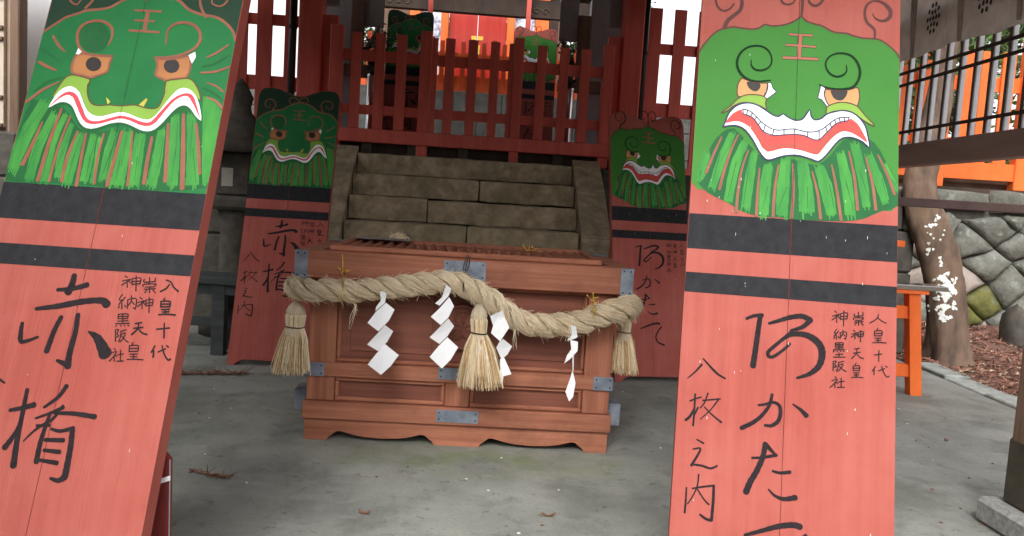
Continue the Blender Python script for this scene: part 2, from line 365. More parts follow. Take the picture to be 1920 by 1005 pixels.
# ------------------------------------------------------------------ stone podium and staircase
PZ = 1.70
pod = thing('stone_podium', 'dark stone platform wall either side of the steps', 'platform', (0, 8.2, 0))
bx('core', STONED, pod, SH, -4.6, 4.6, 7.84, 18.5, 0, PZ-.02, .01)
for s0, s1, n0 in ((-4.6, -1.30, 7.76), (1.36, 4.6, 7.76)):
    for r in range(4):
        z0 = r*.42; a = s0-(.3 if r % 2 else 0)
        while a < s1-.05:
            a1 = min(s1, a+random.uniform(.5, .8)); aa = max(a, s0)
            if a1-aa > .06: bx('stone_block', STONED, pod, SH, aa+.006, a1-.006, n0+random.uniform(-.008, .01), 7.838, z0+.004, z0+.416, .02)
            a = a1
stairs = thing('stone_staircase', 'mossy grey-brown stone steps with side slabs behind the offering box', 'staircase', (0, 6.1, 0))
tops = [.215, .43, .645, .86, 1.076, 1.292, 1.498, 1.696]; fr_n = [6.0, 6.25, 6.5, 6.75, 7.0, 7.25, 7.5, 7.75]
joints = {4: [.075], 5: [-.29], 6: [.17], 7: [], 0: [-.3, .4], 1: [.1], 2: [-.4, .3], 3: [.2]}
prev = 0
for i, (z, n) in enumerate(zip(tops, fr_n)):
    e = [-1.0]+joints[i]+[1.075]
    for a0, a1 in zip(e, e[1:]):
        dz = random.uniform(-.006, .006); rough_block(SH, a0+.001, a1-.001, n+random.uniform(-.006, .006), n+(.30 if i < 7 else .34), prev+.003, z+dz, .008, .055, i*3.1+a0).build('step_stone', STONE, stairs)
    bx('riser_core', STONED, stairs, SH, -.98, 1.05, n+.305, 7.83, prev+.001, z-.03, 0.002) if i < 5 else None
    prev = z
for a0, a1 in ((-1.27, -1.006), (1.081, 1.345)):
    nb = 4
    for k in range(nb):
        n0, n1 = 6.03+k*(1.86/nb), 6.03+(k+1)*(1.86/nb)-.008
        zt = lambda n: min(PZ+.06, .22+(n-6.03)*.885)
        P = [SH(a0, n0, 0), SH(a0, n1, 0), SH(a0, n1, zt(n1)), SH(a0, n0, zt(n0))]
        MB().prism([Vector(p) for p in P], SH.a*(a1-a0)).build('side_slab', STONE, stairs)

# ------------------------------------------------------------------ red picket gate on the podium
G = 8.05
gate = thing('picket_gate', 'dark red picket fence and gate at the head of the steps', 'gate', SH(0, G, PZ))
for a0, a1 in ((-1.338, -1.215), (-.465, -.355), (.455, .55), (1.346, 1.45)):
    bx('gate_post', REDD, gate, SH, a0, a1, G-.05, G+.05, PZ, 2.922, .006)
for a0, a1 in ((-.35, -.296), (.405, .45)): bx('stile', REDD, gate, SH, a0, a1, G-.025, G+.02, 1.95, 2.866, .004)
for a0, a1 in ((-1.135, -1.036), (-.905, -.807), (-.697, -.597), (-.222, -.128), (0, .095), (.222, .312), (.686, .778), (.909, 1.002), (1.124, 1.22)):
    bx('picket', REDD, gate, SH, a0, a1, G-.034, G-.006, 1.945, 2.868+random.uniform(-.004, .004), .004)
for a0, a1 in ((-1.215, -.465), (-.296, .405), (.55, 1.346)):
    for z0, z1 in ((2.60, 2.706), (2.083, 2.176)): bx('rail', REDD, gate, SH, a0+.001, a1-.001, G-.005, G+.03, z0, z1, .004)
bx('sill_beam', REDD, gate, SH, -1.62, 1.72, G-.075, G-.052, 1.808, 1.94, .006)
bx('sill_core', REDD, gate, SH, -1.62, 1.72, G-.0515, G+.05, 1.81, 1.938, .006)
for a in (-.95, -.5, .0, .5, .95): bx('sill_foot', STONED, gate, SH, a-.05, a+.05, G-.03, G+.04, PZ, 1.809, .004)
bx('dark_gap_fill', DARKW, gate, SH, -1.5, 1.55, G+.06, G+.16, PZ, 1.86, .01)  # dark board added to stand for the darkness under the sill
# main posts and rain pipes
for a0, a1, lb in ((-1.68, -1.45, 'thick red pillar at the left end of the picket gate'), (1.56, 1.765, 'thick red pillar at the right end of the picket gate')):
    t = thing('gate_pillar', lb, 'pillar', SH((a0+a1)/2, 8.3, PZ), 'red pillars flanking the gate')
    bx('shaft', REDD, t, SH, a0, a1, 8.16, 8.4, PZ+.1, 3.9, .012); w0, w1 = ((a1+.001, -1.30) if a0 < 0 else (1.42, a0-.001)); bx('wing_board', REDD, t, SH, w0, w1, 8.22, 8.3, PZ+.1, 3.05, .004); bx('base_stone', STONED, t, SH, a0-.04, a1+.04, 8.12, 8.44, PZ-.02, PZ+.1, .015)
    bx('head_block', PLASTERG, t, SH, a0+(.02 if a0 < 0 else -.12), a1+(.12 if a0 < 0 else -.02), 8.42, 8.5, 3.19, 3.7, .006)
for a, lb in ((-1.755, 'dark rain pipe beside the left red pillar'), (1.80, 'dark rain pipe beside the right red pillar')):
    t = thing('rain_pipe', lb, 'pipe', SH(a, 8.3, PZ), 'dark rain pipes')
    MB().tube([SH(a, 8.28, PZ-.02), SH(a, 8.28, 3.9)], .038, 10).build('pipe', mat('dark_pipe', (.02, .018, .018), (.03, .028, .027), .35), t)
    for z in (2.0, 2.9): MB().tube([SH(a, 8.28, z), SH(a, 8.28, z+.04)], .043, 10).build('bracket', WIRE, t)
# side fences with sky showing through
def side_fence(a_list, a0, a1, lb):
    t = thing('picket_fence', lb, 'fence', SH((a0+a1)/2, 9.0, PZ), 'red side fences')
    for p0, p1 in a_list: bx('picket', REDD, t, SH, p0, p1, 8.97, 9.0, PZ+.05, 3.55, .004)
    for z0, z1 in ((3.055, 3.172), (2.36, 2.515)): bx('rail', REDD, t, SH, a0, a1, 9.001, 9.04, z0, z1, .004)
    bx('sill', REDD, t, SH, a0, a1, 8.95, 9.05, PZ-.02, PZ+.1)
side_fence([(-3.36, -3.2), (-3.07, -2.91), (-2.78, -2.62), (-2.53, -2.38), (-2.287, -2.122), (-1.99, -1.87)], -3.4, -1.85, 'red picket fence with sky gaps left of the gate pillar')
side_fence([(1.96, 2.135), (2.275, 2.41), (2.55, 2.69), (2.83, 2.97), (3.11, 3.25)], 1.95, 3.3, 'red picket fence with sky gaps right of the gate pillar')
# ------------------------------------------------------------------ the painted shield boards
BW, BT = 0.6366, 0.055                                  # width and thickness of a board
POSE = {'FR': (0.81769, 2.16376, -8.711, 15.962), 'FL': (-1.27944, 1.95569, -3.187, 20.189), 'RL': (-1.73937, 5.80564, 1.583, 15.787), 'RR': (1.15072, 6.0777, 11.616, 15.823)}
PXM = {'FR': BW/391, 'FL': BW/383, 'RL': BW/157, 'RR': BW/140}
VIEW = {  # magnified views of the photo used for tracing: board, x, y, magnification
    'c4': ('FR', 1280, 0, 2.393), 'c4b': ('FR', 1310, 0, 4.923), 'c5': ('FR', 1320, 60, 3.867), 'c5b': ('FR', 1260, 380, 2.872), 'c6': ('FR', 1240, 660, 2.913),
    's1': ('FR', 1540, 570, 5.914), 'k1': ('FR', 1270, 660, 3.05), 'rr': ('RR', 1180, 440, 4.183),
    'c1': ('FL', 0, 0, 2.792), 'c1b': ('FL', 80, 60, 5.026), 'c2': ('FL', 0, 330, 2.792), 'c3': ('FL', 0, 660, 2.913), 's2': ('FL', 190, 510, 5.581),
    'rl': ('RL', 400, 150, 3.723), 'g7': ('RL', 430, 460, 6.285)}
def board_local(b, x, y):
    px, py, yaw, lean = POSE[b]; yaw, lean = rad(yaw), rad(lean)
    a = Vector((math.cos(yaw), math.sin(yaw), 0)); n = Vector((-math.sin(yaw), math.cos(yaw), 0))
    u = Vector((0, 0, math.cos(lean))) + n*math.sin(lean)
    P = on_plane(x, y, (px, py, 0), a.cross(u)) - Vector((px, py, 0))
    return P.dot(a), P.dot(u)
def trace(view, pts):
    b, ox, oy, s = VIEW[view]; out = []
    for x, y in pts:
        u, v = board_local(b, ox+x/s, oy+y/s); out.append(Vector((max(-BW/2+.0005, min(BW/2-.0005, u)), 0, v)))
    return out
def wid(view, w): b, ox, oy, s = VIEW[view]; return w/s*PXM[b]
class Paint(MB):
    """layers of paint on a board's front face (the plane y = 0 of the board)"""
    def __init__(s): super().__init__(); s.mats = []; s.k = 0
    def use(s, m):
        if m not in s.mats: s.mats.append(m)
        s.cur = s.mats.index(m)
    def y(s, lev): s.k += 1; return -(0.0004 + lev*0.0003 + (s.k % 25)*0.000008)
    def area(s, view, pts, m, lev, k=4):
        P = trace(view, pts) if view else [Vector((x, 0, z)) for x, z in pts]
        P = spline(P, k, True) if k > 1 else P
        s.use(m); y = s.y(lev); s.poly([Vector((max(-BW/2+.0005, min(BW/2-.0005, p.x)), y, p.z)) for p in P])
    def bristles(s, view, pts, w, m, lev):
        R = random.Random(int(pts[0][0]*7+pts[0][1])); (x0, y0), (x1, y1) = pts[-2], pts[-1]; L = math.hypot(x1-x0, y1-y0); tx, ty = (x1-x0)/L, (y1-y0)/L
        for i in range(6):
            o = (i-2.5)/6*w; l = R.uniform(-.1, .55)*w
            s.stroke(view, [(x1-ty*o-tx*w*.5, y1+tx*o-ty*w*.5), (x1-ty*o*1.05+tx*l, y1+tx*o*1.05+ty*l)], (w/5, w/9), m, lev, 2, False)
    def stroke(s, view, pts, w, m, lev, k=6, cap=True):
        P = trace(view, pts); ws = w if hasattr(w, '__len__') else (w, w)
        P = spline(P, k); n = len(P); s.use(m); y = s.y(lev); b = len(s.v); W = []
        for i in range(n):
            t = i/(n-1)*(len(ws)-1); q = min(int(t), len(ws)-2); W.append(wid(view, ws[q]+(ws[q+1]-ws[q])*(t-q))/2)
        for i in range(n):
            T = (P[min(i+1, n-1)]-P[max(i-1, 0)]).normalized(); N = Vector((-T.z, 0, T.x))
            dy = Vector((0, y-0.0001*i/n, 0))
            jit = 1+.06*math.sin(i*2.3+n)
            for sg in (1, -1):
                q = P[i]+N*W[i]*sg*jit; q.x = max(-BW/2+.0005, min(BW/2-.0005, q.x)); s.v.append(q+dy)
        for i in range(n-1): s.face([b+2*i, b+2*i+1, b+2*i+3, b+2*i+2][::-1])
        if cap:
            for i, sg in ((0, -1), (n-1, 1)):
                T = (P[min(i+1, n-1)]-P[max(i-1, 0)]).normalized()*sg; N = Vector((-T.z, 0, T.x)); c = []
                for j in range(1, 5):
                    an = math.pi*j/5; q = P[i]+N*W[i]*math.cos(an)+T*W[i]*.8*math.sin(an); q.x = max(-BW/2+.0005, min(BW/2-.0005, q.x)); c.append(q+Vector((0, y-0.0001*i/n, 0)))
                e = [s.v[b+2*i].copy(), s.v[b+2*i+1].copy()]
                e = e if (e[0]-P[i]).dot(N) > 0 else e[::-1]
                s.poly([e[0]]+c+[e[1]])
    def put(s, name, parent):
        return s.build(name, s.mats, parent)

GRB = mat('bright_green_paint', srgb(88, 178, 72, 0.44), srgb(100, 190, 82, 0.44), .6, 5, bump=.1, bscale=60, spec=.18, lo=.25, hi=.78)
GRM = mat('mane_green_paint', srgb(96, 196, 84, 0.56), srgb(70, 165, 80, 0.56), .6, 9, (3, 1, .6), .1, 60, spec=.18)
GRD = mat('deep_green_paint', srgb(35, 110, 62, 0.56), srgb(52, 135, 72, 0.56), .6, 7, (1, 1, .5), .1, 60, spec=.18, lo=.25, hi=.78)
GRF = mat('lion_face_green_paint', srgb(40, 135, 76, 0.54), srgb(52, 158, 86, 0.54), .6, 4.5, bump=.1, bscale=60, spec=.18, lo=.25, hi=.78)
GRS = mat('dark_mane_green_paint', srgb(38, 72, 52, 0.58), srgb(48, 84, 60, 0.58), .6, 6, bump=.1, bscale=60, spec=.18, lo=.25, hi=.78)
GRK = mat('blackish_green_line', (.005, .028, .008), (.008, .036, .011), .7, 20, spec=.15)
LIME = mat('yellow_green_paint', srgb(140, 186, 62, 0.74), srgb(152, 196, 74, 0.74), .6, 6)
BRN = mat('brown_line_paint', srgb(140, 82, 62, .85), srgb(160, 96, 72, .85), .6, 15)
BRD = mat('dark_brown_line_paint', srgb(84, 40, 34, .85), srgb(98, 50, 40, .85), .6, 15)
MARK = mat('forehead_mark_paint', srgb(180, 98, 80, .85), srgb(190, 108, 88, .85), .6, 10)
ORA = mat('ochre_eye_paint', srgb(206, 150, 92, .85), srgb(218, 164, 106, .85), .6, 8)
ORB = mat('amber_eye_paint', srgb(176, 112, 62, .85), srgb(192, 128, 74, .85), .6, 8)
PUP = mat('pupil_paint', (.012, .008, .008), (.02, .014, .012), .55, 20)
WHT = mat('white_face_paint', (.80, .80, .83), (.86, .86, .88), .6, 6)
MRED = mat('mouth_red_paint', srgb(212, 66, 60, .9), srgb(222, 78, 70, .9), .6, 6)
MRD2 = mat('mouth_dark_red_paint', srgb(178, 72, 60, .9), srgb(188, 82, 68, .9), .6, 6)
LRED = mat('lip_red_paint', srgb(206, 62, 76, .9), srgb(216, 74, 84, .9), .6, 6)
NAVY = mat('navy_line_paint', srgb(38, 44, 80, .8), srgb(46, 52, 90, .8), .6, 15)
CHIP = mat('chipped_primer', (.72, .70, .66), (.8, .78, .74), .8, 15)
OLV = mat('olive_brown_outline', srgb(92, 62, 34, .85), srgb(104, 72, 42, .85), .6, 15)

HANJI = {  # stroke skeletons read off the right-hand board (view s1)
 'jin': [[(635,115),(612,165),(535,212)],[(630,155),(670,190),(718,212)]],
 'nyu': [[(600,90),(650,110),(680,160),(728,200)],[(636,130),(600,170),(540,200)]],
 'ko': [[(625,268),(612,298)],[(590,300),(588,355)],[(590,300),(670,300),(668,355)],[(592,326),(668,326)],[(590,353),(668,353)],[(592,380),(665,378)],[(600,404),(660,402)],[(628,378),(628,430)],[(568,430),(640,426),(718,433)]],
 'ju': [[(588,565),(670,555)],[(638,515),(635,635)]],
 'dai': [[(600,690),(565,745)],[(588,728),(582,785)],[(630,742),(700,716)],[(668,690),(690,760),(725,808),(750,800)],[(712,688),(730,702)]],
 'su': [[(412,90),(412,132)],[(368,108),(368,135),(460,130)],[(460,95),(460,132)],[(405,143),(412,154)],[(358,176),(362,156),(462,153),(455,172)],[(375,182),(450,179)],[(365,202),(462,197)],[(412,182),(412,236)],[(388,210),(372,232)],[(440,210),(462,235)]],
 'shin': [[(355,290),(372,305)],[(335,335),(395,320),(365,345),(332,368)],[(370,332),(372,388)],[(385,338),(397,352)],[(405,315),(406,366)],[(405,315),(465,310),(460,360)],[(407,340),(460,335)],[(407,363),(460,358)],[(435,290),(432,420)]],
 'ten': [[(365,500),(420,490)],[(352,545),(430,535)],[(397,495),(385,550),(335,605)],[(392,550),(425,590),(465,605)]],
 'no': [[(170,280),(145,318),(175,326)],[(192,300),(140,356)],[(165,342),(165,388)],[(145,365),(138,382)],[(185,360),(194,374)],[(210,320),(208,385)],[(210,320),(275,312),(270,387),(255,380)],[(240,290),(238,330),(215,362)],[(240,332),(262,355)]],
 'kuro': [[(155,435),(155,477)],[(155,435),(240,432),(238,475)],[(196,435),(196,522)],[(157,456),(238,454)],[(155,477),(238,475)],[(150,500),(245,496)],[(130,524),(260,519)],[(142,538),(132,550)],[(175,538),(180,548)],[(210,536),(216,546)],[(240,534),(252,546)]],
 'tsuchi': [[(196,540),(196,586)],[(158,562),(240,556)],[(130,588),(262,590)]],
 'saka': [[(130,635),(130,742)],[(130,635),(165,635),(146,668),(166,690),(142,702)],[(185,650),(250,635)],[(190,650),(185,700),(165,742)],[(195,676),(240,665),(220,710),(180,746)],[(200,690),(240,730),(275,748)]],
 'sha': [[(150,805),(165,820)],[(115,850),(175,835),(140,885),(95,925)],[(148,868),(150,926)],[(160,866),(177,882)],[(220,820),(218,922)],[(185,866),(255,856)],[(175,925),(255,922)]]}
HACHI = {'hachi': [([(60,148),(100,115),(140,72)], (6,13)), ([(148,38),(190,85),(230,125),(275,152)], (8,14,9))],
 'mai': [([(72,280),(100,268),(135,258)], (9,9)), ([(102,240),(98,320),(90,420)], (10,12)), ([(95,330),(70,370),(48,388)], (14,16)), ([(118,318),(95,365)], (11,9)), ([(175,235),(155,290),(130,320)], (9,7)), ([(145,277),(200,272),(245,268)], (9,9)), ([(235,272),(190,330),(130,385)], (9,5)), ([(155,315),(200,360),(252,402)], (7,11))],
 'kore': [([(112,500),(150,522)], (8,11)), ([(90,555),(132,552),(110,600),(80,648)], (8,12,16)), ([(85,642),(140,650),(190,665),(228,650)], (11,13,10))],
 'uchi': [([(52,775),(48,850),(42,918)], (9,12)), ([(85,780),(150,770),(208,764)], (9,12)), ([(208,764),(205,850),(195,962)], (15,17)), ([(195,962),(165,955),(130,930)], (17,13)), ([(122,700),(115,760),(90,820),(58,868)], (9,7)), ([(115,785),(150,840),(180,872)], (8,10))]}
def fit_box(strokes, box):
    xs = [p[0] for s in strokes for p in s]; ys = [p[1] for s in strokes for p in s]
    x0, x1, y0, y1 = min(xs), max(xs), min(ys), max(ys)
    return [[(box[0]+(x-x0)/(x1-x0)*(box[2]-box[0]), box[1]+(y-y0)/(y1-y0)*(box[3]-box[1])) for x, y in s] for s in strokes]

def board_body(root, lift):
    def top(x):
        return top0(x)+lift*min(1, 1)
    def top0(x):
        a = abs(x); T = ((0, 2.125), (.05, 2.132), (.10, 2.154), (.16, 2.178), (.22, 2.186), (.26, 2.184), (.285, 2.176), (.303, 2.158), (.313, 2.135), (BW/2, 2.11))
        for (a0, z0), (a1, z1) in zip(T, T[1:]):
            if a <= a1: return z0+(z1-z0)*(a-a0)/(a1-a0)
        return T[-1][1]
    def bot(x):
        a = abs(x); return 0 if a > .27 else .045*min(1, (.27-a)/.07)**.6
    for sg in (-1, 1):
        xs = [sg*(.0008+(BW/2-.0008)*i/26) for i in range(27)]
        P = [Vector((x, 0, top(x))) for x in xs] + [Vector((x, 0, bot(x))) for x in xs[::-1]]
        MB().prism(P, (0, BT, 0)).build('plank', RED, root)
    for z in (.42, 1.62):
        MB().box(ID, -.27, .27, BT, BT+.03, z-.04, z+.04).build('batten', RED, root)

def bands(root):
    for z1, z0 in ((1.3905, 1.2747), (1.1975, 1.1332)):
        p = Paint(); p.area(None, [(-BW/2, z0), (-.0012, z0), (-.0012, z1), (-BW/2, z1)], BLACKP, 1, 1); p.area(None, [(.0012, z0), (BW/2, z0), (BW/2, z1), (.0012, z1)], BLACKP, 1, 1); p.put('black_band', root)
def chips(root, seed, n):
    r = random.Random(seed); p = Paint()
    for i in range(n):
        x = r.uniform(-.3, .3) if r.random() < .5 else r.gauss(-.18, .06); z = r.uniform(.45, 2.0) if r.random() < .6 else r.gauss(1.3, .12)
        if abs(x) > .31: continue
        w = r.uniform(.0005, .0012); h = r.uniform(.0015, .007)
        p.area(None, [(x-w, z), (x, z-h), (x+w, z-.001), (x+w*.6, z+h)], CHIP, 14, 1)
    p.put('paint_chips', root)['kind'] = 'stuff'
def seam(root):
    p = Paint(); R = random.Random(4); z = 1.392; 
    while z < 2.02:
        h = R.uniform(.03, .12); p.area(None, [(-.0006, z), (.0006, z), (.0004, z+h), (-.0004, z+h)], INK, 16, 1); z += h+R.uniform(0, .02)
    p.put('seam', root)['kind'] = 'stuff'
def write(root, view, strokes, widths, m=None, lev=3):
    p = Paint()
    for i, s in enumerate(strokes): p.stroke(view, s, widths[i] if hasattr(widths[0], '__len__') else widths, m or INK, lev)
    return p.put('character', root)

def rest(root, loc, yaw, lean):
    root.location = loc; root.rotation_mode = 'XYZ'
    root.rotation_euler = (-lean, 0, yaw); return root

def make_open(lift):
    """right-hand kind: open mouth with teeth"""
    root = bpy.data.objects.new('shield_board', None); col.objects.link(root)
    board_body(root, lift)
    f = Paint()
    topc = [(72,232),(100,195),(130,160),(160,138),(190,128),(230,122),(270,128),(320,132),(350,122),(368,111),(400,117),(440,115),(480,105),(510,90),(533,73)]
    topd = [(555,95),(590,108),(620,115),(640,125),(680,145),(738,151),(760,160),(810,172),(860,175),(890,182),(930,210),(960,240),(984,264)]
    bot_ = [(990,600),(985,915),(900,945),(850,965),(800,985),(720,993),(600,990),(500,985),(430,975),(380,975),(300,960),(250,940),(210,912),(140,880),(100,850),(20,812),(30,500)]
    f.area('c4', topc+topd+bot_, GRB, 1, 2)
    f.stroke('c4', topc, (8,10,9,9), BRD, 2, 3); f.stroke('c4', [topc[-1]]+topd, (9,10,9,8), BRD, 2, 3)
    face = f.put('painted_face', root)
    m = Paint()
    m.area('c4', [(60,800),(90,740),(130,650),(170,600),(230,575),(300,650),(370,715),(450,705),(530,725),(600,740),(660,700),(720,630),(800,615),(860,640),(910,720),(960,820),(968,925),(900,945),(850,965),(800,985),(720,993),(600,990),(500,985),(430,975),(380,975),(300,960),(250,940),(210,912),(140,880),(95,850)], GRD, 2, 2)
    for P, w in (([(222,600),(175,715),(132,842)],(30,42,36)),([(278,640),(235,745),(203,905)],(34,46,40)),([(322,685),(300,800),(282,932)],(30,44,42)),([(385,740),(368,850),(362,965)],(40,54,44)),([(462,722),(450,850),(445,965)],(44,58,50)),([(537,732),(552,850),(557,950)],(46,66,70)),([(612,748),(645,850),(668,965)],(44,60,44)),([(708,690),(735,820),(752,965)],(36,52,46)),([(772,650),(803,785),(825,930)],(40,44,34)),([(835,700),(880,815),(908,900)],(36,46,36)),([(110,690),(85,780),(70,812)],(30,40,20)),([(905,735),(945,820),(960,860)],(20,26,20))):
        m.stroke('c4', P, w, GRM, 3, 5, False); m.bristles('c4', P, w[-1], GRM, 3); m.bristles('c4', P[::-1], w[0], GRM, 3); R = random.Random(int(P[0][0])); m.stroke('c4', [(x+R.uniform(-.3, .3)*w[1], y+R.uniform(10, 40)) for x, y in P[:2]], (3, 6, 3), GRB, 3.6, 4); m.stroke('c4', [(x+R.uniform(-.32, .32)*w[1], y-R.uniform(10, 30)) for x, y in P[1:]], (3, 7, 2), GRD, 3.6, 4)
    for P in ([(175,615),(140,690),(105,775)],[(250,605),(215,680),(182,780),(165,850)],[(295,675),(265,760),(247,870),(240,950)],[(345,755),(337,850),(330,968)],[(430,740),(413,850),(405,972)],[(493,735),(497,850),(488,978)],[(580,770),(605,870),(618,982)],[(668,740),(690,850),(710,987)],[(745,680),(770,800),(784,942)],[(820,705),(850,820),(866,942)],[(875,695),(920,790),(950,872)]):
        m.stroke('c4', P, (9,16,17), GRD, 4, 5); m.stroke('c4', P, (6,12,13), BRN, 5, 5)
    m.put('mane', face)
    k = Paint()
    for P, w in (([(825,318),(940,325),(1055,330)],28),([(795,415),(940,425),(1085,435)],27),([(772,533),(940,540),(1105,548)],34),([(940,322),(930,430),(925,540)],46)):
        k.stroke('c4b', P, (w+7, w+7), GRD, 2, 2, False)
    for P, w in (([(829,318),(940,325),(1051,330)],20),([(799,415),(940,425),(1081,435)],19),([(776,533),(940,540),(1101,548)],25),([(940,318),(930,430),(925,542)],38)):
        k.stroke('c4b', P, (w, w), MARK, 4, 2, False)
    k.put('forehead_mark', face)
    for P in ([(482,352),(430,357),(380,360),(320,345),(272,310),(244,262),(240,210),(260,160),(300,122),(350,104),(410,104),(460,130),(488,180),(487,230),(460,264),(410,280),(365,270),(342,240),(343,202)], [(833,382),(880,402),(950,415),(1020,415),(1080,400),(1118,350),(1130,290),(1114,230),(1075,180),(1020,158),(960,158),(910,180),(883,220),(886,265),(915,305),(960,325),(1005,315),(1033,285),(1030,242)]):
        e = Paint(); e.stroke('c5', P, (8,14,20,20,16,14,12,14,16,6), GRK, 8, 4); e.put('eyebrow', face)
    for iris, white, pup in (([(275,335),(250,370),(240,420),(250,470),(310,458),(370,458),(430,470),(455,430),(460,375),(400,372),(340,360)], [(462,372),(485,370),(500,410),(522,435),(490,460),(455,485),(432,470),(452,430)], [(315,362),(400,373),(408,400),(390,425),(370,432),(340,420),(318,395)]),
                             ([(880,415),(870,450),(885,500),(910,535),(960,515),(1020,512),(1080,525),(1105,545),(1125,490),(1125,440),(1110,405),(1050,420),(960,425)], [(845,390),(880,410),(870,455),(885,500),(905,540),(890,540),(850,490),(825,480),(838,430)], [(925,422),(1030,422),(1035,455),(1010,490),(980,498),(945,485),(925,455)])):
        e = Paint(); e.area('c5', iris, ORA, 3, 3); e.area('c5', white, WHT, 3, 1); e.area('c5', pup, PUP, 4, 3)
        e.stroke('c5', iris+iris[:1], (9,9), BRD, 5, 3, False); e.stroke('c5', white+white[:1], (7,7), NAVY, 5, 2, False); e.put('eye', face)
    for P in ([(125,587),(200,530),(240,490),(290,462),(350,455),(410,462),(450,482),(445,520),(450,560),(400,535),(330,515),(270,515),(210,540),(165,575)], [(890,545),(930,525),(990,512),(1060,520),(1115,545),(1160,600),(1235,680),(1190,665),(1130,625),(1080,590),(1000,572),(930,580),(885,595)]):
        e = Paint(); e.area('c5', P, LIME, 6, 2); e.stroke('c5', P+P[:1], (9,9), BRD, 7, 3, False); e.put('cheek', face)
    mo = Paint()
    lip = [(135,690),(155,650),(180,590),(230,540),(290,518),(350,520),(400,540),(450,572),(500,605),(540,615),(572,595),(600,615),(650,640),(700,640),(730,615),(765,565),(775,610),(800,640),(850,630),(885,600),(940,582),(1000,572),(1070,585),(1130,630),(1170,690),(1185,750),(1200,840),(1150,800),(1090,772),(1030,765),(980,785),(930,840),(880,900),(830,940),(780,925),(700,900),(620,895),(540,910),(480,930),(440,920),(400,870),(350,780),(300,715),(250,685),(190,680)]
    mo.area('c5', lip, WHT, 8, 2); mo.stroke('c5', lip+lip[:1], (13,12), NAVY, 9, 2, False)
    mo.area('c5', [(155,660),(200,600),(250,570),(280,568),(290,595),(350,620),(390,670),(430,730),(490,755),(560,750),(640,745),(720,755),(790,785),(830,785),(870,755),(930,690),(980,650),(1050,640),(1060,630),(1110,665),(1150,730),(1185,805),(1130,770),(1070,735),(1010,722),(960,745),(910,790),(860,850),(825,890),(780,885),(700,860),(600,845),(530,855),(460,872),(420,830),(370,750),(320,685),(250,650),(190,655)], MRED, 9, 2)
    mo.stroke('c5', [(340,690),(390,760),(445,845),(530,832),(610,822),(700,834),(810,866),(855,828),(905,765),(960,722),(1030,700)], (10,34,36,34,10), MRD2, 10, 4)
    mouth = mo.put('mouth', face)
    te = Paint()
    up = [(278,562),(330,575),(380,620),(420,660),(480,700),(540,715),(600,708),(660,708),(730,725),(790,728),(840,715),(880,690),(930,650),(980,625),(1050,622)]
    lo = [(282,597),(345,620),(385,665),(430,725),(500,752),(560,750),(640,745),(720,752),(790,782),(835,782),(870,750),(905,715),(960,665),(1042,646)]
    te.area('c5', up+lo[::-1], WHT, 11, 2); te.stroke('c5', up, (9,9), NAVY, 12, 3); te.stroke('c5', lo, (9,9), NAVY, 12, 3)
    for a, b in (((280,563),(284,596)),((315,570),(308,602)),((348,592),(338,616)),((380,618),(366,640)),((411,650),(394,676)),((442,682),(430,722)),((505,710),(495,752)),((578,712),(578,748)),((656,710),(650,745)),((750,728),(750,768)),((832,718),(832,780)),((880,692),(890,728)),((912,665),(922,700)),((945,642),(955,668)),((977,627),(985,655)),((1013,622),(1017,649)),((1050,622),(1043,645))):
        te.stroke('c5', [a, b], (8,8), NAVY, 13, 2)
    te.put('teeth', mouth)
    for P, w in (([(240,250),(270,190),(330,140),(382,95),(398,40),(395,-10),(375,-70),(320,-105),(250,-105),(190,-70),(160,-10),(170,50),(205,92),(245,100),(290,80),(325,38)],(44,40,36,30,24,22,22,20)), ([(950,140),(955,80),(958,0),(950,-60),(925,-120),(870,-150),(800,-130),(760,-70),(762,0),(785,32),(830,42),(870,28),(892,-5)],(24,32,28,24,22,20,16)), ([(958,0),(966,-60),(990,-115),(1060,-150),(1130,-120),(1155,-60),(1140,10),(1095,50),(1050,48),(1018,15),(1020,-20)],(22,24,28,30,30,20)), ([(1625,348),(1625,285),(1600,250),(1560,215),(1536,160),(1535,90),(1560,40),(1610,12),(1670,15),(1730,50),(1768,100),(1762,160),(1720,190),(1670,190),(1625,165),(1605,125)],(20,28,28,24,20,40,38,20,8))):
        c = Paint(); c.stroke('c4b', P, w, BRD, 3, 5); c.put('curl', root)
    bands(root)
    write(root, 'c5b', [[(402,624),(440,610),(486,606)],[(476,606),(462,700),(448,800),(436,880)],[(522,650),(570,637),(640,617),(700,612),(745,632)],[(745,632),(705,668),(640,690)],[(650,690),(600,732),(540,782),(517,806),(522,828),(548,828),(600,792),(635,760)],[(590,740),(640,712),(700,708),(755,728),(796,768),(808,820),(790,880),(740,922),(672,944)]], ((16,22),(26,32),(14,26,30),(30,16),(18,20,14),(14,28,36,38,30,12)))
    write(root, 'c6', [[(530,290),(565,286),(612,275),(645,295),(650,340),(635,380),(600,402),(565,400)],[(605,232),(590,290),(550,345),(500,385),(437,415)],[(718,285),(760,315),(792,348)]], ((12,16,20,22,14),(16,20,24),(8,28)))
    write(root, 'c6', [[(495,578),(550,576),(628,563)],[(567,500),(555,570),(520,650),(485,710),(462,765)],[(570,505),(598,535),(622,560)],[(608,650),(650,660),(702,656)],[(585,750),(620,785),(670,803),(732,795)]], ((12,18),(26,30,34),(26,12),(12,20),(8,18,30)))
    te_ = Paint(); te_.stroke('c6', [(455,1000),(540,978),(640,952),(720,945),(758,955)], (16,28,34), INK, 3)
    te_.stroke('rr', [(252,722),(225,758),(208,800),(224,843),(273,866)], (11,10,10,13), INK, 3); te_.put('character', root)
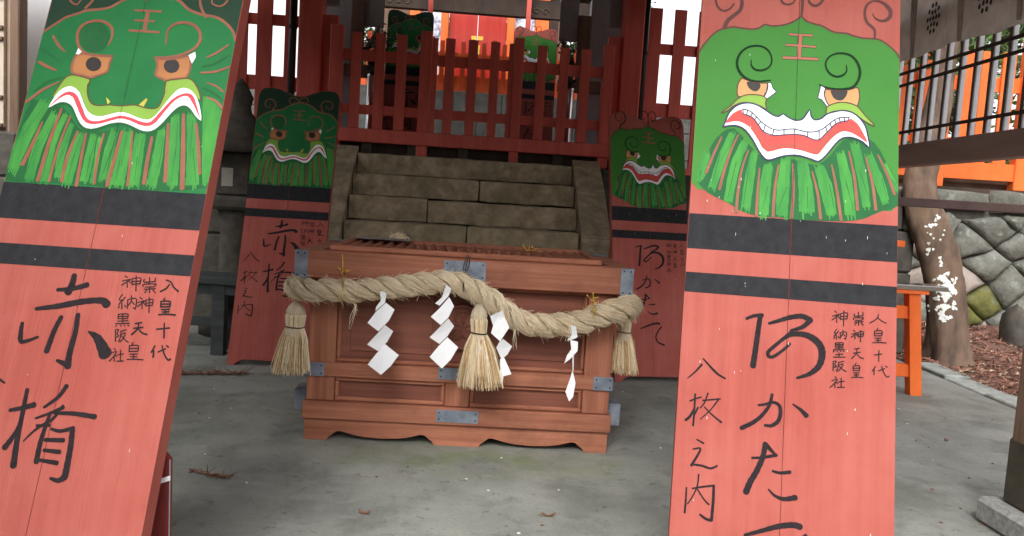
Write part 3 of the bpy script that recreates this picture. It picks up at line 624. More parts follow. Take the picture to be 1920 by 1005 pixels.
    for n in ('hachi', 'mai', 'kore', 'uchi'): write(root, 'k1', [s for s, w in HACHI[n]], [w for s, w in HACHI[n]])
    for n, b in (('jin',None),('ko',None),('ju',None),('dai',None),('su',None),('shin',None),('ten',None),('ko',(335,655,462,818)),('shin',(118,75,288,245)),('no',None),('kuro',(128,430,262,545)),('saka',None),('sha',None)):
        S = HANJI[n]
        if n == 'kuro': S = fit_box(S, (130,430,258,532)) + HANJI['tsuchi']
        elif b: S = fit_box(S, b)
        write(root, 's1', S, (11, 13))
    chips(root, 3, 36)
    seam(root)
    return root

def make_closed(lift):
    """left-hand kind: closed wavy lip, dark green crown"""
    root = bpy.data.objects.new('shield_board', None); col.objects.link(root)
    board_body(root, lift)
    c = Paint(); e = .3165
    crown = [(-e, 1.80), (-e, 2.105), (-.311, 2.132), (-.301, 2.155), (-.284, 2.173), (-.26, 2.181), (-.22, 2.183), (-.16, 2.175), (-.10, 2.151), (-.05, 2.129), (0, 2.122)]
    crown = crown[:1]+[(x, z+lift) for x, z in crown[1:]]
    c.area(None, crown + [(-x, z) for x, z in crown[::-1][1:]], GRS, 0, 1); c.put('painted_crown', root)
    f = Paint()
    top = [(225,168),(300,120),(350,90),(420,68),(450,55),(520,50),(580,38),(640,5),(720,-25),(790,-42),(860,-28),(940,5),(985,48),(1050,75),(1130,90),(1180,120),(1220,165),(1256,212)]
    P = trace('c1', top); zb = 1.3905
    f.area(None, [(p.x, p.z) for p in spline(P, 3)] + [(e, 1.6), (e, zb), (-e, zb), (-e, 1.6)], GRF, 1, 1)
    f.stroke('c1', top, (14,16,14,16,14), BRN, 2, 3)
    face = f.put('painted_face', root)
    m = Paint()
    m.area('c1', [(170,520),(260,560),(330,560),(390,640),(450,690),(600,680),(700,680),(800,690),(900,600),(980,560),(1060,600),(1120,640),(1100,900),(1085,985),(800,1000),(500,975),(250,958),(30,945),(40,860),(100,680)], GRD, 2, 2)
    for Q, w in (([(235,540),(140,700),(62,880)],(60,80,70)),([(285,600),(205,760),(155,930)],(40,56,50)),([(345,600),(275,760),(232,950)],(30,44,40)),([(378,650),(325,800),(302,930)],(24,42,34)),([(425,705),(385,830),(352,960)],(34,56,50)),([(490,712),(462,850),(440,950)],(34,48,44)),([(522,722),(505,850),(482,960)],(20,30,24)),([(600,692),(570,800),(542,940)],(40,54,50)),([(665,692),(640,850),(612,970)],(50,66,74)),([(738,702),(715,850),(702,970)],(54,64,56)),([(848,682),(820,850),(792,970)],(40,56,54)),([(918,612),(912,800),(902,970)],(44,60,56)),([(1000,600),(1012,800),(1006,970)],(44,66,70))):
        m.stroke('c1', Q, w, GRM, 3, 5, False); m.bristles('c1', Q, w[-1], GRM, 3); m.bristles('c1', Q[::-1], w[0], GRM, 3); R = random.Random(int(Q[0][0])); m.stroke('c1', [(x+R.uniform(-.3, .3)*w[1], y+R.uniform(10, 40)) for x, y in Q[:2]], (3, 7, 3), GRF, 3.6, 4); m.stroke('c1', [(x+R.uniform(-.32, .32)*w[1], y-R.uniform(10, 30)) for x, y in Q[1:]], (3, 8, 2), GRD, 3.6, 4)
    m.area('c1', [(1066,505),(1120,535),(1162,585),(1164,640),(1130,790),(1098,950),(1062,968),(1058,800),(1062,640)], GRM, 3, 2)
    for Q, w in (([(225,640),(165,770),(120,862)],(10,20,22)),([(325,570),(262,740),(200,945)],(12,20,20)),([(370,610),(305,780),(258,950)],(12,14,14)),([(408,690),(352,830),(325,950)],(12,18,18)),([(452,700),(427,830),(402,972)],(12,16,18)),([(545,700),(512,830),(495,962)],(10,14,14)),([(640,690),(605,820),(562,972)],(14,20,20)),([(695,690),(682,850),(670,972)],(10,14,14)),([(797,720),(772,850),(755,962)],(14,20,20)),([(882,650),(876,800),(866,950)],(14,20,20)),([(962,600),(960,800),(955,988)],(16,24,24)),([(1028,650),(1040,780),(1046,910)],(14,18,16)),
                 ([(280,190),(310,240),(345,275)],(12,16,6)),([(205,325),(250,350),(297,370)],(16,18,8)),([(140,535),(220,475),(310,430)],(16,16,6)),([(1085,302),(1140,276),(1195,238)],(8,14,10)),([(1052,382),(1130,376),(1215,350)],(8,14,10)),([(1085,435),(1130,450),(1170,482)],(6,10,8)),([(1085,510),(1130,530),(1167,568)],(8,14,12))):
        m.stroke('c1', Q, w, BRN, 5, 5)
    for Q, w in (([(218,255),(260,285),(312,320)],(6,12,5)),([(180,480),(250,430),(330,405)],(6,16,6)),([(1058,350),(1130,332),(1200,290)],(5,12,5)),([(1060,460),(1120,490),(1180,530)],(5,14,5))):
        m.stroke('c1', Q, w, GRD, 4, 5)
    m.put('mane', face)
    k = Paint()
    for Q, w in (([(705,55),(780,58),(848,62)],13),([(705,108),(760,110),(812,113)],12),([(675,160),(760,165),(838,171)],14),([(778,58),(767,110),(757,165)],22)): k.stroke('c1', Q, (w, w), BRN, 4, 2, False)
    k.put('forehead_mark', face)
    d = Paint(); d.area('c1', [(495+82*math.cos(t*.5236), 195+80*math.sin(t*.5236)) for t in range(12)], GRD, 2, 3); d.put('brow_shade', face)
    for Q in ([(592,293),(500,290),(440,275),(410,230),(410,170),(440,130),(490,112),(545,115),(585,145),(590,190),(568,238)], [(808,302),(890,300),(960,285),(1020,255),(1050,210),(1045,165),(1010,130),(960,120),(915,130),(880,165),(870,232)]):
        q = Paint(); q.stroke('c1', Q, (8,16,16,16,16,8), BRN, 6, 4); q.put('eyebrow', face)
    for iris, white, (px, py) in (([(320,220),(285,290),(280,380),(360,405),(450,430),(520,410),(610,375),(630,300),(655,235),(560,228),(470,222),(390,205)], [(340,155),(372,190),(345,215),(316,212)], (482,305)), ([(1070,245),(1085,330),(1065,410),(1140,445),(1160,462),(1250,440),(1350,435),(1390,350),(1395,290),(1375,230),(1300,245),(1180,262)], [(1376,222),(1440,190),(1447,240),(1410,302),(1395,270)], (1217,322))):
        q = Paint(); q.area('c1b', iris, ORB, 3, 2); q.area('c1b', white, WHT, 7, 1); q.area('c1b', [(px+74*math.cos(t*.5236), py+67*math.sin(t*.5236)) for t in range(12)], PUP, 4, 2)
        q.stroke('c1b', iris+iris[:1], (22,22), BRN, 5, 2, False); q.put('eye', face)
    mo = Paint()
    lime = [(100,600),(150,520),(210,440),(270,408),(350,418),(450,450),(430,500),(425,570),(445,650),(490,690),(560,695),(640,690),(740,700),(870,690),(960,715),(1040,725),(1090,710),(1120,660),(1150,580),(1165,470),(1260,450),(1380,440),(1440,490),(1480,570),(1495,650),(1400,575),(1340,545),(1270,560),(1200,630),(1130,720),(1060,810),(990,845),(900,830),(800,790),(740,780),(640,800),(530,820),(460,790),(410,710),(370,610),(320,550),(260,535),(190,560),(130,615)]
    mo.area('c1b', lime, LIME, 5, 2); mo.stroke('c1b', lime[:25], (14,14,12,14,14), OLV, 6, 2)
    lt = [(60,715),(100,640),(160,560),(230,520),(290,520),(350,570),(390,670),(430,750),(490,790),(560,798),(650,775),(740,758),(820,775),(900,810),(990,830),(1060,795),(1140,700),(1220,600),(1290,540),(1350,532),(1410,560),(1460,630),(1490,740),(1497,840)]
    lb = [(1440,790),(1400,730),(1350,695),(1290,705),(1220,760),(1140,850),(1060,920),(990,940),(920,925),(830,880),(740,855),(640,865),(550,895),(460,915),(390,895),(345,840),(310,760),(280,700),(230,668),(170,665),(110,690)]
    mo.stroke('c1b', [(x, y+10) for x, y in lb], (20,34,30,34,20), GRD, 6, 3); mo.area('c1b', lt+lb, WHT, 8, 2)
    mo.stroke('c1b', [(75,700),(150,632),(210,592),(260,582),(310,612),(345,690),(390,800),(430,845),(490,858),(560,850),(650,825),(740,806),(830,825),(920,862),(990,874),(1050,850),(1130,760),(1220,660),(1290,612),(1350,594),(1400,612),(1440,690),(1485,815)], (3,26,40,44,36,30,30,30,36,40,30,26,40,4), LRED, 9, 4)
    mouth = mo.put('mouth', face)
    for Q in ([(603,618),(642,660),(622,682),(612,676)], [(908,690),(980,628),(992,640),(955,707)]):
        q = Paint(); q.area('c1b', Q, mat('fang_yellow', srgb(200, 190, 80, .85)), 7, 1); q.put('fang', mouth)
    for Q, w in (([(415,205),(435,178),(425,147),(395,134),(366,150),(366,180),(388,194),(402,172)],(8,7,6,4)), ([(595,185),(598,150),(575,126),(542,126),(531,150),(550,170),(570,155)],(7,7,6,4)), ([(599,155),(620,126),(650,126),(664,146),(645,166),(626,154)],(6,6,4)), ([(775,238),(756,202),(756,166),(785,149),(824,156),(834,186),(815,205),(790,196),(790,180)],(8,7,6,4))):
        q = Paint(); q.stroke('rl', Q, w, BRN, 3, 5); q.put('curl', root)
    bands(root)
    write(root, 'c2', [[(390,520),(378,570),(357,608)],[(302,596),(380,590),(458,570)],[(190,695),(300,682),(430,658),(530,652),(560,672)],[(322,738),(285,810),(245,918)],[(410,725),(395,820),(365,930),(356,998)],[(356,990),(300,966)],[(118,770),(110,820),(116,868),(200,843)],[(465,815),(512,850),(552,930)]], ((26,40),(18,28),(18,30,30,44),(22,28),(22,28,34),(30,16),(18,26,12),(8,40,66)))
    write(root, 'c3', [[(55,318),(120,306),(188,288)],[(150,205),(125,330),(95,480),(74,622)],[(120,370),(80,450),(27,522)],[(365,185),(320,245),(242,302)],[(195,362),(280,332),(347,302)],[(128,488),(200,420),(290,365),(345,292)],[(200,402),(270,400)],[(300,335),(400,336),(520,354)],[(275,335),(245,420),(220,500),(200,600)],[(282,420),(330,432),(402,416)],[(397,420),(386,520),(368,620),(355,682)],[(355,682),(320,702),(277,690)],[(247,480),(347,482)],[(240,536),(326,546)],[(215,590),(312,606)]], ((18,28),(20,24,34),(14,30),(24,14),(10,20),(6,16,12),(12,18),(14,22,26),(16,22,28),(14,22),(26,30,34),(34,14),(18,24),(16,24),(16,24)))
    for n, b in (('hachi', (160,75,362,192)), ('mai', (135,290,335,445)), ('kore', (160,500,270,612)), ('uchi', (98,655,275,830))):
        write(root, 'g7', fit_box([s for s, w in HACHI[n]], b), [tuple(v*.95 for v in w) for s, w in HACHI[n]])
    for n, b in (('nyu', (620,85,808,205)), ('ko', (600,275,775,450)), ('ju', (578,535,715,690)), ('dai', (525,770,725,920)), ('su', (440,55,568,220)), ('shin', (380,265,540,425)), ('ten', (318,530,480,655)), ('ko', (270,735,440,920)), ('shin', (215,40,412,200)), ('no', (180,235,365,385)), ('kuro', (150,440,300,570)), ('saka', (150,605,285,735)), ('sha', (85,800,235,935))):
        big = b[0] > 500 or n in ('ten',); write(root, 's2', fit_box(HANJI[n], b), (14, 18) if big else (10, 12))
    chips(root, 8, 6)
    seam(root)
    return root
def copy_tree(o, parent=None):
    c = o.copy(); col.objects.link(c); c.parent = parent
    for ch in o.children: copy_tree(ch, c)
    return c
GB = 'painted lion-face shield boards'
open_b = make_open(.08); closed_b = make_closed(.08)
def setup(o, key, label):
    x, y, yaw, lean = POSE[key]; rest(o, (x, y, 0), rad(yaw), rad(lean)); tag(o, label, 'painted board', GB); return o
setup(open_b, 'FR', 'large right foreground red board, green lion face with open toothy mouth')
setup(closed_b, 'FL', 'large left foreground red board, green lion face with closed wavy lips')
open_r = make_open(0); closed_r = make_closed(0)
setup(open_r, 'RR', 'red board with toothy green lion face behind the right end of the offering box')
setup(closed_r, 'RL', 'red board with closed-mouth green lion face behind the left end of the offering box')
# ------------------------------------------------------------------ offering box
box = thing('offering_box', 'large reddish cedar offering box with zinc corner plates and scalloped base', 'offering box', BX(0, .4, 0))
W2, TOPZ, DEP = 1.7672/2, 1.0167, .9844
PW = 1.6312/2
def bb(name, m, *a, c=.005): return bx(name, m, box, BX, *a, c)
# base with scalloped lower edge (front, back, sides)
def scallop(p0, p1, ins, th, name='plinth'):
    L = (p1-p0).length; t = (p1-p0).normalized(); nrm = Vector((-t.y, t.x, 0))
    pts = [(0, 0), (.12, 0)]
    def bay(x0, x1):
        w = x1-x0; return [(x0+w*q, .105*h) for q, h in ((.0, 0), (.02, .18), (.05, .30), (.09, .48), (.13, .50), (.17, .44), (.25, .32), (.35, .24), (.5, .20), (.65, .24), (.75, .32), (.83, .44), (.87, .50), (.91, .48), (.95, .30), (.98, .18), (1, 0))]
    if L > 1.2: pts += bay(.12, L/2-.12) + bay(L/2+.12, L-.12)
    else: pts += bay(.12, L-.12)
    pts += [(L-.12, 0), (L, 0), (L, .115), (0, .115)]
    out = []
    for q in pts:
        if not out or (abs(q[0]-out[-1][0])+abs(q[1]-out[-1][1])) > 1e-5: out.append(q)
    MB().prism([p0+t*x+Vector((0, 0, z)) for x, z in out], nrm*th).build(name, CEDAR, box)
f0 = .05
scallop(BX(-PW, f0, 0), BX(PW, f0, 0), 0, .05); scallop(BX(PW, DEP-.05, 0), BX(-PW, DEP-.05, 0), 0, .05)
scallop(BX(-PW, DEP-.101, 0), BX(-PW, f0+.051, 0), 0, .05) ; scallop(BX(PW, f0+.051, 0), BX(PW, DEP-.101, 0), 0, .05)
bb('bottom_rail', CEDAR, -PW-.012, PW+.012, f0-.02, f0+.06, .117, .214); bb('bottom_rail', CEDAR, -PW-.012, PW+.012, DEP-.12, DEP-.03, .117, .214)
for s in (-1, 1):
    a0, a1 = sorted((s*(PW+.012), s*(PW-.05)))
    bb('side_rail', CEDAR, a0, a1, f0+.062, DEP-.122, .117, .214)
    a0, a1 = sorted((s*(PW+.0125), s*(PW+.085)))
    bb('rail_end', ZINC, a0, a1, f0+.12, f0+.24, .12, .245)
    bb('rail_end', ZINC, a0, a1, DEP-.24, DEP-.12, .12, .245)
    # corner posts
    a0, a1 = sorted((s*(PW-.005), s*(PW-.15)))
    bb('corner_post', CEDARV, a0, a1, f0, f0+.12, .215, .872); bb('corner_post', CEDARV, a0, a1, DEP-.16, DEP-.05, .215, .872)
    a0, a1 = sorted((s*(PW-.03), s*(PW-.06)))
    bb('side_panel', CEDARP, a0, a1, f0+.121, DEP-.161, .215, .872)
    a0, a1 = sorted((s*(PW+.004), s*(PW-.028)))
    bb('side_rail', CEDAR, a0, a1, f0+.122, DEP-.162, .347, .425)
bb('back_panel', CEDARP, -PW+.152, PW-.152, DEP-.10, DEP-.07, .215, .872)
bb('middle_rail', CEDAR, -PW-.004, PW+.004, f0-.012, f0+.055, .347, .425)
bb('center_stile', CEDARV, -.075, .055, f0+.0, f0+.06, .215, .346)
for a0, a1 in ((-PW+.151, -.076), (.056, PW-.151)):
    bb('panel_frame', CEDAR, a0+.001, a1-.001, f0+.008, f0+.03, .3235, .3455); bb('panel_frame', CEDAR, a0+.001, a1-.001, f0+.008, f0+.03, .216, .238)
    bb('panel_frame', CEDARV, a0+.001, a0+.022, f0+.009, f0+.031, .239, .323); bb('panel_frame', CEDARV, a1-.022, a1-.001, f0+.009, f0+.031, .239, .323)
    bb('lower_panel', CEDARP, a0+.001, a1-.001, f0+.032, f0+.055, .217, .345)
bb('upper_panel', CEDARP, -PW+.151, PW-.151, f0+.042, f0+.065, .426, .871)
for a0, a1, z0, z1 in ((-PW+.152, PW-.152, .427, .447), (-PW+.152, PW-.152, .852, .871)): bb('panel_moulding', CEDAR, a0, a1, f0+.015, f0+.041, z0, z1)
for a0, a1 in ((-PW+.152, -PW+.172), (PW-.172, PW-.152)): bb('panel_moulding', CEDARV, a0, a1, f0+.016, f0+.0415, .448, .851)
for s in (-1, 1):  # raised field either side of the crest
    a0, a1 = sorted((s*.16, s*(PW-.22))); bb('raised_field', CEDARP, a0, a1, f0+.034, f0+.0415, .485, .82, c=.006)
# carved crest
cr = BX.pix(868, 612, f0+.04); cm = MB(); n = 28
pts = [BX(cr[0]+.125*math.cos(2*math.pi*i/n), f0+.012+0*i, cr[1]+.125*math.sin(2*math.pi*i/n)) for i in range(n)]
disc = MB().prism(pts, BX.n*.029).build('crest', CEDARP, box)
MB().tube([BX(cr[0]+.115*math.cos(2*math.pi*i/n), f0+.010, cr[1]+.115*math.sin(2*math.pi*i/n)) for i in range(n+1)], .010, 6).build('crest_ring', CEDARP, disc)
for an in (90, 210, 330):
    c = Vector((math.cos(rad(an))*.052, math.sin(rad(an))*.052)); m = MB(); L = []
    for i in range(21):
        t = 2*math.pi*i/20; r = .043*(1-.28*abs(math.cos((t)/2))**8); L.append(BX(cr[0]+c.x+r*math.cos(t+rad(an)), f0+.008, cr[1]+c.y+r*math.sin(t+rad(an))))
    m.tube(L, .006, 5)
    for q in (-.5, 0, .5): m.tube([BX(cr[0]+.012*math.cos(rad(an)), f0+.009, cr[1]+.012*math.sin(rad(an))), BX(cr[0]+.085*math.cos(rad(an)+q*.55), f0+.007, cr[1]+.085*math.sin(rad(an)+q*.55))], .004, 5)
    m.build('crest_leaf', CEDARP, disc)
# top frame
FR_ = .115
bb('top_frame', CEDAR, -W2, W2, 0, FR_, .874, TOPZ, c=.006); bb('top_frame', CEDAR, -W2, W2, DEP-FR_, DEP, .874, TOPZ, c=.006)
for s in (-1, 1):
    a0, a1 = sorted((s*W2, s*(W2-FR_))); bb('top_frame', CEDAR, a0, a1, FR_+.001, DEP-FR_-.001, .874, TOPZ-.002, c=.006)
IN = W2-.16
bb('lip', CEDAR, -IN, IN, .075, .105, TOPZ+.001, TOPZ+.03); bb('lip', CEDAR, -IN, IN, DEP-.105, DEP-.075, TOPZ+.001, TOPZ+.03)
for s in (-1, 1):
    a0, a1 = sorted((s*IN, s*(IN-.03))); bb('lip', CEDAR, a0, a1, .106, DEP-.106, TOPZ+.001, TOPZ+.028)
nb_ = 22; st = (2*IN-.06)/nb_
for i in range(nb_):
    a = -IN+.03+st*(i+.5); h = st*.5
    P = [BX(a-h+.002, .117, TOPZ-.03), BX(a+h-.002, .117, TOPZ-.03), BX(a, .117, TOPZ+.022)]
    MB().prism(P, BX.n*(DEP-.234)).build('grille_bar', CEDAR, box)
bb('inner_floor', CEDARP, -IN, IN, FR_+.002, DEP-FR_-.002, .86, .873)
# zinc plates with nails
def plate(a0, a1, z0, z1, n=-.003):
    o = MB().box(BX, a0, a1, n, n+.002, z0, z1, .0008).build('zinc_plate', ZINC, box)
    for a in (a0+.016, a1-.016):
        for z in (z0+.016, z1-.016):
            MB().box(BX, a-.004, a+.004, n-.003, n-.0002, z-.004, z+.004, .002).build('nail', WIRE, o)
plate(-W2-.002, -W2+.066, .872, TOPZ+.001); plate(W2-.066, W2+.002, .872, TOPZ+.001)
for s in (-1, 1):
    for n0, n1 in ((0.0, .07), (DEP-.07, DEP)):
        a0, a1 = sorted((s*W2, s*(W2+.0025))); bb('zinc_plate', ZINC, a0, a1, n0, n1, .873, TOPZ, c=.0008)
    a0, a1 = sorted((s*W2, s*(W2-.1))); bb('zinc_plate', ZINC, a0, a1, DEP-.115, DEP, TOPZ+.0005, TOPZ+.003, c=.0008)
def plate_px(x0, x1, y0, y1, n):
    a0, z1 = BX.pix(x0, y0, n); a1, z0 = BX.pix(x1, y1, n); plate(a0, a1, z0, z1, n)
plate_px(833, 910, 487.5, 527, -.003); plate_px(822, 862, 689, 713, f0-.015); plate_px(818, 896, 768, 795, f0-.023)
plate(-PW-.008, -PW+.098, .349, .423, f0-.015); plate(PW-.098, PW+.008, .349, .423, f0-.015)
# a thin tin lid and a wisp of straw lying on the box
lid = tag(MB().box(Frame(BX(-.53, .80, TOPZ+.0325), rad(1)), -.17, .17, -.07, .07, 0, .004, .001).build('tin_sheet', mat('dull_tin', (.30, .30, .31), (.42, .42, .43), .45, 10, metal=.6)), 'thin grey metal sheet lying on the back left of the offering box', 'metal sheet')
def straw_tuft(name, c, n, L, r, spread, label):
    m = MB(); R = random.Random(n)
    for i in range(n):
        d = Vector((R.gauss(0, 1), R.gauss(0, .7), abs(R.gauss(.25, .35)))).normalized(); p = Vector(c)+Vector((R.gauss(0, spread), R.gauss(0, spread*.6), r))
        l = L*R.uniform(.5, 1); e = d*l; m.tube([p-e*.5+Vector((0, 0, max(0, e.z*.5))), p+Vector((0, 0, abs(e.z)*.5+R.uniform(0, .02))), p+e*.5+Vector((0, 0, max(0, e.z*.5)))], r, 3, smooth=False)
    return tag(m.build(name, STRAWF), label, 'straw')
straw_tuft('straw_bundle', BX(-.44, .80, TOPZ+.04), 110, .06, .0016, .02, 'small bundle of dry straw on the metal sheet on the box')

# ------------------------------------------------------------------ sacred straw rope
RN = -.078
def bp(x, y, n): a, z = BX.pix(x, y, n); return BX(a, n, z)
cl = [(583.7,544.6),(625.5,543),(667,546.5),(701,541),(751,537),(793,532),(835,528),(860,532),(885.5,543),(915.5,560),(941,579),(967,598),(1001,609),(1044,610),(1086,604.5),(1129,590)]
path = [bp(x, y, RN) for x, y in cl]
zl, zr = path[0].z, path[-1].z
left = [BX(-.885, .46, zl-.005), BX(-.887, .30, zl-.006), BX(-.887, .16, zl-.006), BX(-.888, .06, zl-.002), BX(-.862, -.03, zl+.002)]
right = [BX(.80, -.07, zr+.025), BX(.855, -.035, zr+.034), BX(.885, .03, zr+.036), BX(.888, .12, zr+.034), BX(.888, .24, zr+.03), BX(.886, .40, zr+.03)]
rp = spline(left+path+right, 12)
rope = thing('straw_rope', 'thick twisted straw rope draped across the front of the offering box', 'rope', BX(0, RN, zl-.06))
cum = [0]
for a, b_ in zip(rp, rp[1:]): cum.append(cum[-1]+(b_-a).length)
Lr = cum[-1]
def rope_rad(s): return .056+.010*max(0, (s/Lr-.55)/.45)
def rframe(i):
    T = (rp[min(i+1, len(rp)-1)]-rp[max(i-1, 0)]).normalized(); u = Vector((0, 0, 1)); u = (u-T*u.dot(T)).normalized(); return T, u, T.cross(u)
fz = MB(); R = random.Random(5)
for k in range(3):
    P, rr = [], []
    for i, c in enumerate(rp):
        T, u, w = rframe(i); ph = cum[i]/.29*2*math.pi+k*2*math.pi/3; q = rope_rad(cum[i])
        en = min(1, (i+2)/6, (len(rp)-i+1)/6)
        P.append(c+(u*math.cos(ph)+w*math.sin(ph))*q*.58); rr.append(q*.47*(.75+.25*en)*(1+.05*math.sin(cum[i]*17+k)))
    MB().tube(P, rr, 14, vs=40).build('rope_strand', STRAW, rope)
    for i in range(4, len(P)-4):      # fibres lying along the strand and lifting off it
        for q in range(7):
            fz.cur = R.choice((0, 0, 1, 2, 2)); j = i+R.randint(-2, 2); T = (P[j+1]-P[j-1]).normalized(); ref = Vector((R.gauss(0, 1), R.gauss(0, 1), R.gauss(0, 1))); nrm = (ref-T*ref.dot(T)).normalized(); ov = (P[j]-rp[j]).normalized(); nrm = nrm if nrm.dot(ov) > .15 else (nrm-ov*(nrm.dot(ov)-.5)).normalized()
            s = P[j]+nrm*rr[j]*.985; lift = R.uniform(.0, .006) if R.random() < .85 else R.uniform(.01, .035); l = R.uniform(.03, .075)
            fz.tube([s-T*l*.5, s+T*.0+nrm*lift*.15+nrm*.002, s+T*l*.5+nrm*(lift-.004)+Vector((0, 0, -.2*lift))], [.0009, .0012, .0006], 3, cap=False, smooth=False)
for i in range(60):
    j = R.randint(5, len(rp)-6); T, u, w = rframe(j); an = R.uniform(0, 6.28); nrm = u*math.cos(an)+w*math.sin(an)
    s = rp[j]+nrm*rope_rad(cum[j])*.9; d = (nrm+T*R.gauss(0, 1)).normalized()*R.uniform(.02, .06)
    fz.tube([s, s+d*.6, s+d+Vector((0, 0, -.012))], [.001, .001, .0005], 3, cap=False, smooth=False)
for x, y, dx, dy in ((668,570,-12,44),(664,568,4,18),(965,618,2,34),(1068,612,-4,24)):   # long loose straws hanging down
    a = bp(x, y, RN-.05); e = bp(x+dx, y+dy, RN-.06)
    for q in range(3): fz.tube([a, (a+e)/2+Vector((R.uniform(-.012, .012), -.01, 0)), e+Vector((R.uniform(-.015, .015), 0, R.uniform(-.02, .02)))], [.0016, .0014, .0007], 3, cap=False, smooth=False)
fo = fz.build('loose_fibres', [STRAWF, STRAWM, STRAWL], rope); fo['kind'] = 'stuff'
# rope-end tufts
for e_i, d in ((0, -1), (len(rp)-1, 1)):
    T, u, w = rframe(e_i); m = MB()
    for i in range(160):
        r0 = rope_rad(cum[e_i])*math.sqrt(R.random())*.95; an = R.uniform(0, 6.28); s = rp[e_i]+(u*math.cos(an)+w*math.sin(an))*r0; dd = (T*d+(u*math.cos(an)+w*math.sin(an))*R.uniform(0, .4)).normalized()*R.uniform(.02, .06)
        m.tube([s-T*d*.02, s+dd], [.0016, .0009], 3, cap=False, smooth=False)
    m.build('rope_end', STRAWF, rope)['kind'] = 'stuff'
def tassel(top, tie, bottom, rw, bw, seed, nf=620):
    R = random.Random(seed); m = MB(); top, tie, bottom = Vector(top), Vector(tie), Vector(bottom); ax = (bottom-tie)
    h = (top-tie).length
    core = MB(); core.tube(spline([top+Vector((0, 0, .02)), top*.7+tie*.3, top*.35+tie*.65, tie, tie+ax*.35, tie+ax*.8], 4), [rw*.35, rw*.5, rw*.75, rw*.9, rw, rw*.98, rw*.95, rw*.92, rw*.88, rw*.84, rw*.82, rw*.84, rw*.86, rw*.95, rw*1.05, bw*.5, bw*.54, bw*.58, bw*.62, bw*.64, bw*.66], 12, vs=8)
    o = core.build('tassel', STRAW, rope)
    for i in range(nf):
        an = R.uniform(0, 6.283); q = math.sqrt(R.uniform(.25, 1)); d = Vector((math.cos(an), math.sin(an)*.8, 0)); ln = R.uniform(.86, 1.04); fl = R.uniform(.85, 1.12)
        m.cur = R.choice((0, 0, 1, 1, 2)); p0 = tie+d*rw*.88; p1 = tie+ax*.3*ln+d*(rw+(bw-rw)*.42)*q*fl; p2 = tie+ax*ln+d*bw*q*fl+Vector((R.gauss(0, .006), R.gauss(0, .006), 0))
        m.tube([p0, p1, p2], [.002, .0022, .0016], 3, cap=False, smooth=False)
    for i in range(220):
        m.cur = R.choice((0, 1, 2, 2)); an = R.uniform(0, 6.283); d = Vector((math.cos(an), math.sin(an), 0)); m.tube([top+d*rw*.42+Vector((0, 0, .01)), (top+tie)/2+d*rw*1.02, tie+d*rw*.9], [.001, .0016, .0014], 3, cap=False, smooth=False)
    m.build('tassel_fibres', [STRAWF, STRAWM, STRAWL], o)['kind'] = 'stuff'
    MB().tube([tie+Vector((math.cos(t*.5236)*rw*.96, math.sin(t*.5236)*rw*.96, .002*math.sin(t))) for t in range(13)], .0035, 5).build('binding', WIRE if seed == 1 else BROWNW, o)
tassel(bp(898, 578, RN-.075), bp(898, 624, RN-.08), bp(900, 722, RN-.085), .043, .118, 1, 800)
tl = BX(-W2-.06, .02, 0)
def along(x, y, n): a, z = BX.pix(x, y, n); return BX(a, n, z)
tassel(along(556, 572, .0), along(553, 612, .0), along(545, 698, .0), .052, .095, 2)
tassel(along(1170, 590, .10), along(1170, 622, .10), along(1171, 699, .10), .040, .072, 3, 460)
# gold wire ties
for x, y0, y1, n in ((642, 477, 566, RN-.075), (1112, 549, 598, RN-.085)):
    m = MB(); P = [bp(x, y0, -.006 if y0 < 520 else n), bp(x+1, (y0*2+y1)/3, -.02 if y0 < 520 else n), bp(x, y1-22, n), bp(x-1, y1, n)]
    m.tube(spline(P, 5), .0028, 5)
    for q in range(7): a = P[1]+Vector((R.gauss(0, .012), -.004, R.gauss(0, .012))); m.tube([a, a+Vector((R.gauss(0, .018), -.006, R.gauss(0, .016)))], .0025, 4)
    m.build('gold_tie', GOLD, rope)
m = MB(); R2 = random.Random(9)
for k in range(3): m.tube(spline([bp(877+k*2, 478+k, -.02), bp(869+k*5, 500, -.03), bp(872, 515, -.05), bp(868, 535+k*6, RN-.072)], 5), .0022, 4)
m.build('black_tie', WIRE, rope)
m = MB()
for q in range(9): a = BX(.37+R2.gauss(0, .02), .5, TOPZ+.03); m.tube([a, a+Vector((R2.gauss(0, .03), 0, abs(R2.gauss(0, .03))))], .002, 4)
tag(m.build('gold_scrap', GOLD), 'scrap of gold wire on the right half of the box grille', 'wire scrap')

# ------------------------------------------------------------------ zigzag paper streamers
def streamer(view, quads, label, seed):
    ox, oy, s = view; R = random.Random(seed); zt = oy+quads[0][0][1]/s
    t = thing('paper_streamer', label, 'paper streamer', bp(ox+quads[0][0][0]/s, zt, RN-.088), 'white zigzag paper streamers')
    n0 = RN-.088
    for i, q in enumerate(quads):
        n = len(q); c = [sum(p[k] for p in q)/n for k in (0, 1)]; b = MB(); P = []
        for (x, y) in q:
            dn = (.020*(-1)**i*((x-c[0])+(y-c[1]))/60.0); P.append(bp(ox+x/s, oy+y/s, n0-.004*(i % 2)-.003*i+dn))
        ctr = sum(P, Vector())/n + BX.n*.006*(-1)**i
        k = len(b.v); b.v += P+[ctr]
        for j in range(n): b.face([k+j, k+(j+1) % n, k+n])
        k2 = len(b.v); b.v += [p+BX.n*.0012 for p in P]+[ctr+BX.n*.0012]
        for j in range(n): b.face([k2+(j+1) % n, k2+j, k2+n])
        for j in range(n): b.face([k+j, k2+j, k2+(j+1) % n, k+(j+1) % n])
        b.build('paper_fold', PAPER, t)
V6, V7 = (500, 440, 2.39), (830, 440, 2.34)
